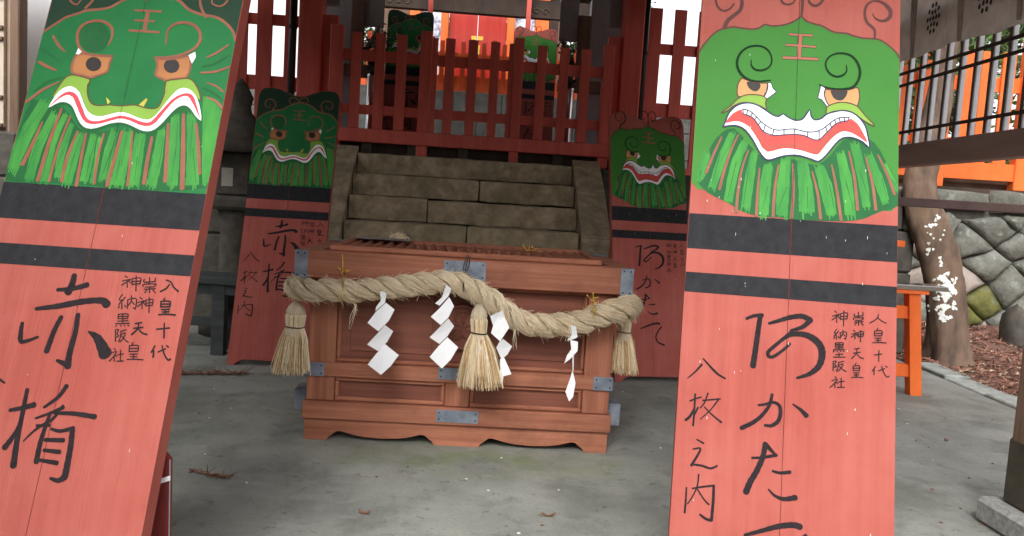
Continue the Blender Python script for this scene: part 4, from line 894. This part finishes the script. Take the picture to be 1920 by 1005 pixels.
streamer(V6, [[(508,255),(524,254),(537,265),(530,306),(487,342),(490,325),(512,300)], [(535,305),(573,336),(548,385),(500,433),(452,395),(490,345)], [(530,405),(567,433),(540,480),(500,522),(450,492),(490,450)], [(530,490),(592,540),(555,590),(512,628),(452,582),(490,535)]], 'white zigzag paper streamer nearest the left end of the rope', 1)
streamer(V6, [[(805,225),(828,242),(815,275),(775,318),(755,308),(785,280)], [(818,280),(840,320),(815,370),(780,405),(735,368),(775,330)], [(814,376),(840,410),(810,455),(775,490),(730,460),(770,420)], [(810,460),(858,505),(825,560),(785,600),(730,548),(770,500)]], 'large white zigzag paper streamer just left of the middle tassel', 2)
streamer(V7, [[(208,357),(262,333),(273,360),(222,402)], [(222,398),(272,362),(292,408),(252,468),(212,432)], [(252,466),(266,458),(305,490),(285,525),(258,548),(235,496)], [(252,546),(270,540),(302,612),(266,622),(262,660),(250,655)]], 'narrow twisted paper streamer just right of the middle tassel', 3)
streamer(V7, [[(562,395),(586,403),(592,450),(575,458),(548,465),(566,440)], [(560,462),(594,470),(592,510),(560,545),(533,566),(545,530),(566,500)], [(568,530),(576,528),(574,600),(570,600)], [(570,596),(583,650),(572,712),(555,732),(538,690),(556,640)]], 'thin twisted paper streamer hanging near the right end of the rope', 4)
# ------------------------------------------------------------------ inner court: far boards, dark frame, vases, side walls
def far_board(src, a, n, z, yaw, lb):
    o = copy_tree(src); rest(o, SH(a, n, z), rad(4+yaw), rad(7)); tag(o, lb, 'painted board', GB); return o
CZ = 1.56
sheet('court', mat('court_gravel', (.24, .23, .21), (.36, .35, .32), .95, 30, bump=.4), 0, 0, 0, 0, 0) if False else None
court = bx('court', mat('court_stone', (.17, .165, .15), (.26, .25, .23), .9, 9, bump=.4), None, SH, -4.5, 4.5, 8.6, 13.2, PZ-.018, PZ-.01, .002); court['kind'] = 'structure'
far_board(closed_r, -.82, 11.2, PZ-.01, 0, 'far board with closed-mouth lion face seen through the left half of the gate')
far_board(open_r, .975, 11.7, PZ-.01, 0, 'far board with toothy lion face seen through the right half of the gate')
for a, n, lb in ((-.57, 11.72, 'thin red upright pole behind the far left board'), (.86, 12.05, 'thin red upright pole behind the far right board')):
    t = thing('support_pole', lb, 'pole', SH(a, n, PZ-.01), 'red poles behind the far boards'); bx('pole', REDD, t, SH, a-.035, a+.035, n, n+.06, PZ-.01, 4.9); bx('foot', STONED, t, SH, a-.1, a+.1, n-.05, n+.12, PZ-.0095, PZ+.06)
IG = 12.3
ig = thing('inner_gate', 'dark timber inner gateway with carved lintel framing the red doors', 'gateway', SH(0, IG, PZ))
for x0, x1 in ((703, 717), (1029, 1046)): bx('post', DARKW, ig, SH, SH.pix(x0, 60, IG)[0], SH.pix(x1, 60, IG)[0], IG-.05, IG+.06, PZ-.01, 4.8)
bx('roof', DARKW, ig, SH, -2.3, 2.2, 11.7, 12.9, 4.801, 4.92)  # roof added to shade the lintel
zl0, zl1 = SH.pix(870, 25, IG)[1], SH.pix(870, 1, IG)[1]
bx('lintel', DARKW, ig, SH, -1.9, 1.8, IG-.07, IG+.07, zl0, zl1+.08)
for s, a in ((1, -1.2), (-1, 1.12)):
    m = MB()
    for k in range(3):
        c = a+s*.13*k; m.tube([SH(c+.055*math.cos(t*.5)*(1-t/18), IG-.078, (zl0+zl1)/2+.055*math.sin(t*.5)*(1-t/18)) for t in range(15)], .008, 5)
    m.build('carved_scroll', mat('dull_gilt', (.10, .08, .05), (.16, .13, .08), .5, 9, metal=.4), ig)
for s, lb in ((-1, 'white plaster side wall with brown timber behind the left of the picket gate'), (1, 'white plaster side wall with brown timber behind the right of the picket gate')):
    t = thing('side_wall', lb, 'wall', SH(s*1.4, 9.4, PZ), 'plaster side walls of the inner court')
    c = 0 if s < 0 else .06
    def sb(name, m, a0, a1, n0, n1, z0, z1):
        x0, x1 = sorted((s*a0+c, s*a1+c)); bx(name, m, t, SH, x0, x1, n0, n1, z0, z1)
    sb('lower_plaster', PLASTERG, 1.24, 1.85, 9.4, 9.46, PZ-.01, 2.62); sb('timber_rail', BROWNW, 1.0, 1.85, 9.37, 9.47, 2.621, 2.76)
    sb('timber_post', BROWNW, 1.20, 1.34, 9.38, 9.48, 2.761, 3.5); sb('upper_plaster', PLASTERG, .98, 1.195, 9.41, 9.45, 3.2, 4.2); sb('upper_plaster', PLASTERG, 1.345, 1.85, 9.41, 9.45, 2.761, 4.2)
    sb('shade_panel', PLASTERG, 1.72, 1.76, 9.47, 12.2, PZ-.01, 4.34)  # added wall keeping side light off the far boards
    P = [SH(s*1.20+c, 9.36, 2.80), SH(s*1.20+c, 9.36, 2.92), SH(s*1.02+c, 9.36, 3.22), SH(s*1.02+c, 9.36, 3.12)]
    MB().prism(P, SH.n*.05).build('timber_brace', BROWNW, t)
LEAFD = mat('dark_sakaki_leaf', (.012, .03, .014), (.03, .06, .028), .4, 30)
def leafy(m, c, r, n, size, R, squash=(1, 1, 1), shell=.45):
    for i in range(n):
        d = Vector((R.gauss(0, 1), R.gauss(0, 1), R.gauss(0, 1))).normalized()*r*(shell+(1-shell)*R.random()); p = Vector(c)+Vector((d.x*squash[0], d.y*squash[1], d.z*squash[2]))
        u = Vector((R.gauss(0, 1), R.gauss(0, 1), R.gauss(0, .6))).normalized(); w = u.cross(Vector((R.gauss(0, 1), R.gauss(0, 1), R.gauss(0, 1)))).normalized(); s = size*R.uniform(.6, 1.3)
        b = len(m.v); m.v += [p-u*s, p-w*s*.42, p+u*s, p+w*s*.42]; m.face([b, b+1, b+2, b+3])
for a, lb in ((-1.02, 'tall steel vase with dark sakaki sprig behind the left gate pickets'), (1.13, 'tall steel vase with dark sakaki sprig behind the right gate pickets')):
    t = thing('steel_vase', lb, 'vase', SH(a, 8.9, PZ-.01), 'tall steel vases'); p = SH(a, 8.9, PZ-.01)
    MB().lathe(p, [(.075, 0), (.075, .02), (.058, .03), (.058, .88), (.062, .9), (.05, .9), (.05, .86)], 20).build('cylinder', STEEL, t)
    m = MB(); R = random.Random(int(a*10)+40)
    for k in range(5):
        e = p+Vector((R.gauss(0, .07), R.gauss(0, .05), 1.2+R.uniform(.0, .22))); m.tube([p+Vector((0, 0, .85)), (p+e)/2+Vector((0, 0, .45)), e], [.006, .005, .003], 4)
        for q in range(5): leafy(m, p+Vector((0, 0, .9))+(e-p-Vector((0, 0, .9)))*(q+1)/5, .06, 9, .032, R)
    m.build('sakaki_sprig', LEAFD, t)
# ------------------------------------------------------------------ main shrine beyond
ms = thing('main_shrine', 'bright vermilion main shrine with red double doors behind the gate', 'shrine', SH(.15, 14, PZ))
BASES = mat('shrine_base_stone', (.07, .07, .062), (.13, .13, .12), .85, 9, bump=.4)
bx('stone_base', BASES, ms, SH, -4.2, 4.4, 13.4, 18.4, PZ-.015, 3.05, .02)
for r in range(3):
    a = -4.2-(r % 2)*.4
    while a < 4.4:
        a1 = min(4.4, a+.8); aa = max(a, -4.2)
        if a1-aa > .1: bx('base_stone', BASES, ms, SH, aa+.008, a1-.008, 13.36+random.uniform(0, .015), 13.398, PZ+.0+r*.45+.006, PZ+r*.45+.444, .012)
        a = a1
DOOR = mat('lacquer_red_door', (.36, .022, .014), (.46, .036, .022), .22, 4, (3, 3, .2), .05, 20, spec=.5)
for a0, a1 in ((-.36, .14), (.15, .65)):
    d = bx('door', DOOR, ms, SH, a0, a1, 14.5, 14.56, 3.12, 5.2)
    bx('gilt_strap', GOLD, d, SH, (a1-.10 if a0 < 0 else a0+.01), (a1-.01 if a0 < 0 else a0+.10), 14.488, 14.499, 4.1, 4.17)
    bx('gilt_lock', GOLD, d, SH, (a1-.05 if a0 < 0 else a0+.005), (a1-.005 if a0 < 0 else a0+.05), 14.486, 14.4975, 3.82, 4.02)
for a0, a1 in ((-.50, -.37), (.66, .79), (-1.05, -.86), (1.16, 1.42), (-2.4, -2.2), (2.5, 2.7)): bx('pillar', VERM, ms, SH, a0, a1, 14.35, 14.58, 3.05, 5.6, .01)
for a0, a1 in ((-1.55, -1.055), (1.425, 1.75)): bx('wall_panel', BROWNW, ms, SH, a0, a1, 14.5, 14.54, 3.05, 5.6)
for a0, a1 in ((-.855, -.505), (.795, 1.155)): bx('side_curtain', mat('blue_white_curtain', (.16, .22, .34), (.62, .66, .72), .8, 4, lo=.42, hi=.5), ms, SH, a0, a1, 14.5, 14.53, 3.06, 4.6)
bx('cross_beam', VERM, ms, SH, -2.6, 2.9, 14.36, 14.57, 5.62, 5.9)
rf = MB().prism([SH(-3.6, 13.7, 5.9), SH(-3.6, 16.2, 7.6), SH(-3.6, 18.6, 5.9), SH(-3.6, 18.6, 5.7), SH(-3.6, 16.2, 7.35), SH(-3.6, 13.7, 5.72)], SH.a*7.4).build('roof', DARKW, ms)
bf = thing('shrine_fence', 'bright vermilion low picket fence in front of the red shrine doors', 'fence', SH(.15, 13.6, 3.05))
for i in range(34):
    a = -2.7+i*.172; bx('picket', mat('red_orange_picket_paint', (.62, .075, .022), (.74, .105, .03), .5, 5), bf, SH, a, a+.075, 13.56, 13.585, 3.06, 3.88+(.06 if i % 6 == 0 else 0), .003)
for z0, z1 in ((3.07, 3.32), (3.62, 3.70)): bx('rail', VERM, bf, SH, -2.75, 3.2, 13.587, 13.62, z0, z1, .003)
# ------------------------------------------------------------------ trees
BARK = mat('dark_bark', (.05, .04, .03), (.11, .09, .07), .9, 6, (2, 2, .5), .6, 20)
LEAF1 = mat('evergreen_leaf', (.035, .075, .018), (.09, .15, .04), .55, 1.3)
LEAF2 = mat('pale_leaf', (.08, .13, .035), (.17, .21, .08), .55, 1.3)
def tree(name, lb, base, h, r, nl, leaf, seed, size=.09, group='trees behind the shrine'):
    R = random.Random(seed); base = Vector(base); t = thing(name, lb, 'tree', base, group); m = MB(); c = MB()
    m.tube(spline([base, base+Vector((R.uniform(-.15, .15), 0, h*.4)), base+Vector((R.uniform(-.3, .3), 0, h*.95))], 6), [.22-.014*i for i in range(13)], 8)
    for i in range(14):
        an = R.uniform(0, 6.28); z = h*R.uniform(.45, 1.05); q = r*R.uniform(.45, .95)*(1-.4*(z/h-.5)); e = base+Vector((math.cos(an)*q, math.sin(an)*q, z+R.uniform(.1, .5)*r*.5))
        s = base+Vector((0, 0, z*.8)); m.tube(spline([s, (s+e)/2+Vector((0, 0, .1)), e], 3), [.07, .06, .055, .045, .04, .03, .02], 5)
        for k in range(3): leafy(c, e+Vector((R.gauss(0, .3), R.gauss(0, .3), R.gauss(0, .25)))*r*.4, r*R.uniform(.24, .42), nl//42, size, R, (1, 1, .75), .2)
    m.build('trunk', BARK, t); c.build('crown', leaf, t)
tree('evergreen_tree', 'green tree seen at the upper left of the inner gateway', SH(-2.0, 19.6, 0), 5.4, 2.0, 12000, LEAF2, 1)
tree('evergreen_tree', 'green tree seen at the upper right of the inner gateway', SH(2.35, 19.6, 0), 5.4, 2.0, 12000, LEAF1, 2)
tree('evergreen_tree', 'dark low tree showing in the sky gap of the left side fence', SH(-4.9, 16, 0), 2.6, 1.1, 2600, LEAF1, 3, .08)
tree('evergreen_tree', 'dark low tree showing in the sky gap of the right side fence', SH(4.35, 15, 0), 2.5, 1.0, 2600, LEAF1, 4, .08)
hd = MB(); Rh = random.Random(61)
for i in range(70): leafy(hd, Vector((Rh.uniform(3.2, 12), 11.6+Rh.gauss(0, .25), 1.9+Rh.random()*1.9)), .45, 60, .07, Rh, (1, .7, 1), .1)
tag(hd.build('hedge', LEAF1), 'dark green hedge behind the orange fence on the right', 'hedge')
tree('evergreen_tree', 'leafy tree beyond the orange fence on the right', (7.6, 13.5, 0), 5.0, 2.2, 5200, LEAF1, 5)
# ------------------------------------------------------------------ right side: stone wall, orange fence, leaning tree, litter
WY = 9.7
sw = thing('stone_wall', 'grey stone retaining wall of diamond-set blocks on the right', 'wall', (5.6, WY, -.1))
bx('wall_core', STONED, sw, ID, 3.2, 10.5, WY+.02, WY+.9, -.1, 1.7, .02)
R = random.Random(21); S = .45
def wstone(poly, m):
    pp = []
    for k in range(len(poly)):
        (x0, z0), (x1, z1) = poly[k], poly[(k+1) % len(poly)]
        for t in (0, .33, .67): pp.append((x0+(x1-x0)*t+R.uniform(-.018, .018), z0+(z1-z0)*t+R.uniform(-.018, .018)))
    cx, cz = sum(p[0] for p in pp)/len(pp), sum(p[1] for p in pp)/len(pp); ty, tz = R.uniform(-.12, .12), R.uniform(-.12, .12)
    P = [Vector((cx+(x-cx)*.97, WY+(x-cx)*ty+(z-cz)*tz, z)) for x, z in pp]; c = sum(P, Vector())/len(P); b = MB(); n = len(P)
    dp = R.uniform(.0, .035); inner = [c+(p-c)*R.uniform(.55, .68)+Vector((0, -.085-dp-R.uniform(0, .02), 0)) for p in P]; mid = [c+(p-c)*.90+Vector((0, -.055-dp-R.uniform(0, .012), 0)) for p in P]; back = [p+Vector((0, .06, 0)) for p in [c+(q-c)*.985 for q in P]]
    b.v += inner+mid+back; b.face(list(range(n))[::-1], True)
    for L0 in (0, n):
        for i in range(n): j = (i+1) % n; b.face([L0+i, L0+j, L0+n+j, L0+n+i], True)
    return b.build('stone', m, sw)
gv = {}
def gp(i, j):
    if (i, j) not in gv: gv[i, j] = (4.9+(i-j)*S*.62+R.uniform(-.09, .09), .45+(i+j)*S*.50+R.uniform(-.08, .08))
    return gv[i, j]
for i in range(-9, 16):
    for j in range(-9, 16):
        q = [gp(i, j), gp(i+1, j), gp(i+1, j+1), gp(i, j+1)]; zc = sum(p[1] for p in q)/4; xc = sum(p[0] for p in q)/4
        if not (3.4 < xc < 9.5): continue
        q = [(x, min(1.50, max(-.08, z))) for x, z in q]
        zs = [z for x, z in q]
        if max(zs)-min(zs) < .1: continue
        d = [q[0]]
        for p in q[1:]:
            if abs(p[0]-d[-1][0])+abs(p[1]-d[-1][1]) > .02: d.append(p)
        if len(d) < 3: continue
        near_moss = math.hypot(xc-5.63, zc-.32) < .2
        wstone(d[::-1] , MOSSY if near_moss else (STONEW if R.random() < .18 else STONEG))
x = 3.3
while x < 9.8:
    w = R.uniform(.55, 1.0); wstone([(x, 1.53), (x, 1.78+R.uniform(-.03, .03)), (x+w-.02, 1.78+R.uniform(-.03, .03)), (x+w-.02, 1.53)][::1], STONEG); x += w
bx('bank', EARTH, None, ID, 3.0, 30, 10.25, 30, -.1, 1.95, .05)['kind'] = 'structure'
of = thing('orange_fence', 'bright orange fence with broad slats standing on the stone wall', 'fence', (5.6, 10.05, 1.7))
OF = 10.05
bx('sill', DARKW, of, ID, 3.0, 10.4, OF-.06, OF+.06, 1.701, 1.82)
bx('bottom_rail', VERM, of, ID, 3.0, 10.4, OF-.05, OF+.05, 1.93, 2.14)
x = 3.05; k = 0
while x < 10.2:
    if k % 4 == 0: bx('fence_post', VERM, of, ID, x, x+.16, OF-.07, OF+.07, 1.82, 3.75, .008); x += .16+.09
    else: bx('slat', VERM, of, ID, x, x+.16, OF-.02, OF+.02, 2.141, 3.5); x += .16+.10
    k += 1
for z0, z1 in ((2.36, 2.44), (3.02, 3.20)): bx('rail', VERM, of, ID, 3.0, 10.4, OF+.0215, OF+.05, z0, z1)
tr = thing('leaning_tree', 'bent brown tree trunk with white lichen spots beside the stone wall', 'tree', (4.44, 8.0, -.1))
TB = mat('lichen_bark', (.085, .058, .042), (.19, .125, .09), .85, 3.5, (2.2, 2.2, .7), .8, 14, c3=(.24, .16, .10), s3=2.2, l3=.5, h3=.75)
tp = [(4.47, 8.0, -.1), (4.44, 8, .12), (4.39, 8, .45), (4.33, 8, .75), (4.21, 8, 1.12), (4.06, 8, 1.45), (4.0, 8.02, 1.75), (4.05, 8.05, 2.05), (4.15, 8.1, 2.5), (4.19, 8.12, 3.0), (4.32, 8.2, 3.8), (4.40, 8.2, 4.8)]
trs = [.28, .21, .18, .18, .18, .165, .145, .14, .12, .10, .08, .05]
P = spline(tp, 4); RR = []
for i in range(len(P)): q = i/4; j = min(int(q), len(trs)-2); RR.append((trs[j]+(trs[j+1]-trs[j])*(q-j)))
P = spline(P, 3); RR = [RR[min(len(RR)-1, int(i/3))]*(1-(i % 3)/3)+RR[min(len(RR)-1, int(i/3)+1)]*((i % 3)/3) for i in range(len(P))]
KT = 40
b = MB().tube(P, RR, KT)
for i, v in enumerate(b.v):
    ring, an = divmod(i, KT); c = P[ring]; d = v-c; z = c.z; nq = mnoise.noise(Vector((v.x*16, v.y*16, v.z*4)))*.10+mnoise.noise(Vector((v.x*40, v.y*40, v.z*11)))*.05
    b.v[i] = c+d*(1+nq+.10*math.sin(an/KT*6.283*3+z*1.5)+(.22*max(0, .5-z)*math.cos(an/KT*6.283*5)))
trunk = b.build('trunk', TB, tr)
c = MB(); Rt = random.Random(3)
for i in range(9):
    an = Rt.uniform(0, 6.28); s = P[-24+(i % 7)*3]; e = s+Vector((math.cos(an)*1.1, math.sin(an)*1.1, Rt.uniform(.3, 1.1))); MB().tube(spline([s, (s+e)/2+Vector((0, 0, .12)), e], 3), [.045, .04, .036, .03, .026, .02, .014], 5).build('limb', BARK, trunk)
    for k in range(3): leafy(c, e+Vector((Rt.gauss(0, .25), Rt.gauss(0, .25), Rt.gauss(0, .2))), .42, 95, .075, Rt, (1, 1, .7), .2)
c.build('crown', LEAF1, tr)
LICH = mat('white_lichen', (.72, .74, .70), (.82, .83, .80), .9, 40)
from mathutils.bvhtree import BVHTree
bark = BVHTree.FromPolygons(b.v, b.f)
def lichen(px, py, s):
    q, n, fi, ds = bark.ray_cast(CAM, ray(px, py).normalized())        # a spot on the bark
    if q is None: return None
    if n.dot(ray(px, py)) > 0: n = -n
    u = n.cross(Vector((0, 0, 1))).normalized(); w = u.cross(n); k0 = Rt.uniform(0, 6); N = 11; rs = [1+.22*math.sin(3*t*.571+k0)+.16*math.cos(5*t*.571+k0*2) for t in range(N)]
    return [q+n*.0015+u*s*math.cos(t*6.283/N)*rs[t]+w*s*math.sin(t*6.283/N)*rs[t] for t in range(N)], n
lm = MB()
for px, py, s in [(1748,422,.03),(1757,415,.026),(1741,471,.035),(1764,490,.025),(1772,540,.06),(1786,545,.055),(1775,560,.05),(1770,525,.04),(1773,575,.045),(1785,572,.04),(1768,588,.035),(1757,560,.028),(1758,548,.024),(1778,598,.03),(1790,530,.035),(1760,580,.026),(1773,602,.02),(1750,527,.02),(1744,582,.02),(1738,430,.02),(1762,440,.018),(1767,525,.04),(1781,532,.04)]:
    for q_ in range(4):
        q = lichen(px+Rt.gauss(0, 5), py+Rt.gauss(0, 6), s*Rt.uniform(.3, .75))
        if q: lm.prism(q[0], q[1]*.0025)
if lm.v: lm.build('lichen_patch', LICH, trunk)['kind'] = 'stuff'
# needle litter
LIT = mat('russet_needle_litter', (.20, .085, .058), (.36, .19, .14), .95, 30); LIT2 = mat('tan_dry_leaf', (.42, .32, .22), (.55, .44, .32), .9, 20)
bed = MB(); nx, ny = 60, 50
R = random.Random(31)
def lz(x, y): return -.08+.16*max(0, min(1, (x-3.9)/1.0))*.6+.035*math.sin(x*7.1+y*3)+.03*math.sin(y*9.3-x*2.1)+.10*max(0, min(1, (y-8)/1.5))
for j in range(ny+1):
    for i in range(nx+1): x, y = 4.09+5*i/nx, 2.0+7.75*j/ny; bed.v.append(Vector((x, y, lz(x, y))))
for j in range(ny):
    for i in range(nx): k = j*(nx+1)+i; bed.face([k, k+1, k+nx+2, k+nx+1], True)
tag(bed.build('litter_bed', mat('litter_soil', (.11, .055, .04), (.2, .11, .08), .95, 14, bump=.8, bscale=60)), kind='structure')
lt = MB()
for i in range(9000):
    x = 4.05+abs(R.gauss(0, 1.3)); y = R.uniform(4.2, 9.6); z = lz(x, y)+R.uniform(.0, .03) if x > 4.1 else .03
    u = Vector((R.gauss(0, 1), R.gauss(0, 1), R.gauss(0, .35))).normalized()*R.uniform(.02, .07); w = u.cross(Vector((R.gauss(0, .4), R.gauss(0, .4), 1))).normalized()*R.uniform(.003, .012)
    lt.cur = 1 if R.random() < .13 else 0
    if lt.cur: w *= 1.6; u *= .6
    p = Vector((x, y, z+.01)); b = len(lt.v); lt.v += [p-u, p-w+Vector((0, 0, .006)), p+u, p+w+Vector((0, 0, .006))]; lt.face([b, b+1, b+2, b+3])
tag(lt.build('needle_litter', [LIT, LIT2]), 'russet fallen needles and dry leaves below the stone wall', 'leaf litter', kind='stuff')
# boulder by the wall, partly behind the post
bo = MB(); c = at_y(1912, 585, 8.6); k = 14
for j in range(8):
    th = math.pi*j/7
    for i in range(k):
        ph = 2*math.pi*i/k; r = 1+.12*math.sin(3*ph+j)+.08*math.cos(5*ph-j*2); bo.v.append(Vector((c.x+.06+.13*r*math.sin(th)*math.cos(ph), 8.75+.2*r*math.sin(th)*math.sin(ph), .22+.30*math.cos(th)*(1+.05*math.sin(ph*2)))))
for j in range(7):
    for i in range(k): bo.face([j*k+i, (j+1)*k+i, (j+1)*k+(i+1) % k, j*k+(i+1) % k], True)
tag(bo.build('boulder', STONED), 'dark rounded boulder at the right edge before the stone wall', 'boulder')
# orange stand with steel tray
st = thing('orange_stand', 'orange painted wooden stand with steel tray beside the leaning tree', 'stand', (3.1, 6.25, 0))
SY = 6.18
def lean_leg(x0, x1, y, z0, z1, w=.045):
    P = [Vector((x0-w, y, z0)), Vector((x0+w, y, z0)), Vector((x1+w, y, z1)), Vector((x1-w, y, z1))]
    MB().prism(P, (0, .09, 0)).build('leg', VERM, st)
for y in (SY, SY+.5):
    lean_leg(3.23, 3.14, y, 0, .80); lean_leg(2.33, 2.42, y, 0, .80)
    bx('cross_rail', VERM, st, ID, 2.45, 3.13, y+.02, y+.075, .60, .70); bx('cross_rail', VERM, st, ID, 2.40, 3.18, y+.02, y+.075, .14, .24)
bx('top_plank', VERM, st, ID, 2.38, 3.24, SY-.02, SY+.62, .80, .832)
for x in (2.50, 3.0): bx('riser_post', VERM, st, ID, x-.045, x+.045, SY+.3, SY+.38, .833, 1.15)
bx('upper_bar', VERM, st, ID, 2.4, 3.15, SY+.26, SY+.42, 1.151, 1.20)
bx('steel_tray', STEEL, st, ID, 2.42, 3.38, SY-.03, SY+.22, .834, .87, .004)
# ------------------------------------------------------------------ left side
bn = thing('bench', 'dark grey-green wooden bench between the two left boards', 'bench', (-2.55, 6.3, 0))
BENCHW = mat('slate_green_wood', (.035, .042, .042), (.065, .075, .074), .6, 6, (.4, 3, 3), .2, 20)
bx('seat', BENCHW, bn, ID, -3.1, -1.99, 6.05, 6.45, .555, .61); bx('apron', BENCHW, bn, ID, -3.02, -2.06, 6.09, 6.12, .47, .554)
for x in (-2.95, -2.24):
    for y in (6.1, 6.34): bx('leg', BENCHW, bn, ID, x-.05, x+.05, y-.02, y+.06, 0, .554)
bx('stretcher', BENCHW, bn, ID, -2.9, -2.29, 6.21, 6.25, .2, .27)
ln = thing('stone_lantern', 'weathered dark stone lantern in the shade behind the left boards', 'lantern', (-2.45, 7.05, 0))
p = Vector((-2.45, 7.05, 0))
MB().lathe(p, [(.30, 0), (.30, .12), (.20, .2), (.15, .3), (.14, 1.0), (.17, 1.1)], 12).build('shaft', STONED, ln)
bx('platform', STONED, ln, ID, -2.68, -2.22, 6.82, 7.28, 1.101, 1.22, .03)
fb = bx('fire_box', STONED, ln, ID, -2.60, -2.30, 6.9, 7.2, 1.221, 1.60, .02)
bx('window', mat('lantern_paper', (.30, .29, .25), (.36, .34, .3), .8), ln, ID, -2.54, -2.44, 6.888, 6.899, 1.30, 1.46)
MB().lathe(p, [(.38, 1.601), (.36, 1.68), (.20, 1.85), (.10, 1.95), (.09, 2.0), (.11, 2.08), (.06, 2.18), (.01, 2.24)], 12).build('cap', STONED, ln)
wb = thing('wooden_building', 'weathered wooden side building with barred door at the far left', 'building', (-5.4, 7.6, 0))
OLDW = mat('pale_weathered_wood', (.26, .19, .135), (.40, .30, .22), .8, 4, (3, 3, .3), .2, 20)
bx('wall', OLDW, wb, ID, -7.5, -4.80, 7.62, 7.8, 0, 3.6)
bx('corner_post', BROWNW, wb, ID, -4.799, -4.71, 7.56, 7.7, 0, 3.6, .01)
dr = bx('door', mat('door_paper_panel', (.50, .40, .31), (.60, .50, .40), .8, 5), wb, ID, -5.9, -4.86, 7.575, 7.615, 1.72, 3.3)
for z in (1.72, 1.98, 2.52, 2.62, 2.9): bx('door_bar', BROWNW, dr, ID, -5.9, -4.86, 7.55, 7.574, z, z+.035)
bx('sill_rail', GREYW, wb, ID, -6.5, -4.70, 7.50, 7.549, 1.42, 1.53, .01); bx('sill_rail', GREYW, wb, ID, -6.5, -4.70, 7.50, 7.549, .62, .72, .01)
pw = thing('plaster_wall', 'bright white plaster wall between the wooden building and the left board', 'wall', (-3.9, 8.4, 0))
bx('panel', PLASTER, pw, ID, -5.3, -3.3, 8.4, 8.5, .5, 3.5); bx('footing', STONEG, pw, ID, -5.3, -3.3, 8.36, 8.52, 0, .499); bx('cap', DARKW, pw, ID, -4.7, -3.25, 8.3, 8.6, 3.501, 3.6)
# ------------------------------------------------------------------ litter on the concrete
TW = mat('dry_cedar_sprig', (.16, .07, .04), (.26, .13, .08), .9, 20)
def sprig(px, py, L, seed, lb, n=26):
    c = at_z(px, py, 0); R = random.Random(seed); m = MB(); ax = Vector((1, R.uniform(-.3, .3), 0)).normalized()
    m.tube(spline([c-ax*L*.5+Vector((0, 0, .02)), c+Vector((0, 0, .008)), c+ax*L*.5+Vector((0, .02, .012))], 5), .004, 5)
    for i in range(n):
        s = c+ax*R.uniform(-.5, .5)*L+Vector((0, 0, .006)); d = Vector((R.gauss(0, 1), R.gauss(0, .7), R.uniform(0, .35))).normalized()*L*R.uniform(.12, .3); m.tube([s, s+d*.6+Vector((0, 0, .004)), s+d], [.003, .0022, .001], 4)
    return tag(m.build('dry_twig', TW), lb, 'twig', 'dry twigs on the concrete')
sprig(395, 893, .22, 1, 'dry brown cedar twig on the concrete right of the left foreground board')
sprig(395, 703, .45, 2, 'loose brown needle patch on the floor in front of the dark bench', 90)
sprig(1775, 828, .03, 3, 'tiny dark twig on the concrete right of the right foreground board', 5)
sprig(682, 965, .045, 4, 'tiny dark chip on the concrete in front of the offering box', 5)
sprig(1028, 970, .06, 5, 'thin curled fibre on the concrete near the bottom right', 2)
cr_ = MB(); R = random.Random(77)
for i in range(150):
    x, y = R.uniform(-2.4, 3.6), R.uniform(2.4, 6.5); s = R.uniform(.003, .009); p = Vector((x, y, .002)); cr_.cur = 0 if R.random() < .7 else 1
    q = [p+Vector((s*R.uniform(.6, 1.6)*math.cos(t*1.2566), s*R.uniform(.6, 1.4)*math.sin(t*1.2566), 0)) for t in range(5)]; cr_.prism(q, (0, 0, .003))
tag(cr_.build('floor_crumbs', [TW, CHIP]), 'scattered leaf crumbs and grit on the concrete floor', 'grit', kind='stuff')
# ------------------------------------------------------------------ legs that hold the boards up, tape on the left one
for key, o in (('FR', open_b), ('FL', closed_b)): pass
for o in list(col.objects):
    if o.name.startswith('shield_board') and o.parent is None:
        L = -o.rotation_euler.x; far = o.location.z > .5; g = .62 if far else .78
        for sx in (-.2, -.05 if o == closed_b else .2):
            if far: continue
            top = Vector((sx, BT+.05, 1.62)); foot = Vector((sx, g*math.cos(L), g*math.sin(L)+.02))
            leg = MB().tube([top, foot], .03, 4, smooth=False).build('support_leg', RED, None); leg.parent = o
x = closed_b
L = rad(POSE['FL'][3])
# side foot of the left board with pale edge strip and tape, seen at the bottom right of the board
sf = MB(); 
def wl(p):  # world -> left board's own axes
    return x_inv @ Vector(p)
bpy.context.view_layer.update(); x_inv = closed_b.matrix_world.inverted()
SFY = 2.22
Pa = at_y(262, 1005, SFY); Pb = at_y(318, 1005, SFY); Pc = at_y(318, 862, SFY)
q = [Vector((Pb.x-.20, SFY, .0)), Vector((Pb.x, SFY, .0)), Vector((Pc.x, SFY, Pc.z)), Vector((Pc.x-.03, SFY, Pc.z+.03)), Vector((Pc.x-.20, SFY, Pc.z+.03))]
def wprism(name, pts, d, m):
    o = MB().prism(pts, d); o.v = [wl(v) for v in o.v]; o = o.build(name, m, None); o.parent = closed_b; return o
sfo = wprism('support_foot', q, (0, .02, 0), mat('darker_bengara_paint', srgb(120, 46, 44, .8), srgb(134, 54, 50, .8), .6, 4))
wprism('edge_strip', [Vector((Pb.x+.001, SFY-.003, .0)), Vector((Pb.x+.0035, SFY-.003, 0)), Vector((Pc.x+.0035, SFY-.003, Pc.z)), Vector((Pc.x+.001, SFY-.003, Pc.z))], (0, .004, 0), PLASTERG)
ta, tb = at_y(296, 903, SFY-.004), at_y(319, 896, SFY-.004)
wprism('tape', [Vector((ta.x, SFY-.004, ta.z-.008)), Vector((tb.x, SFY-.004, tb.z-.008)), Vector((tb.x, SFY-.004, tb.z+.006)), Vector((ta.x, SFY-.004, ta.z+.006))], (0, .003, 0), PAPER)
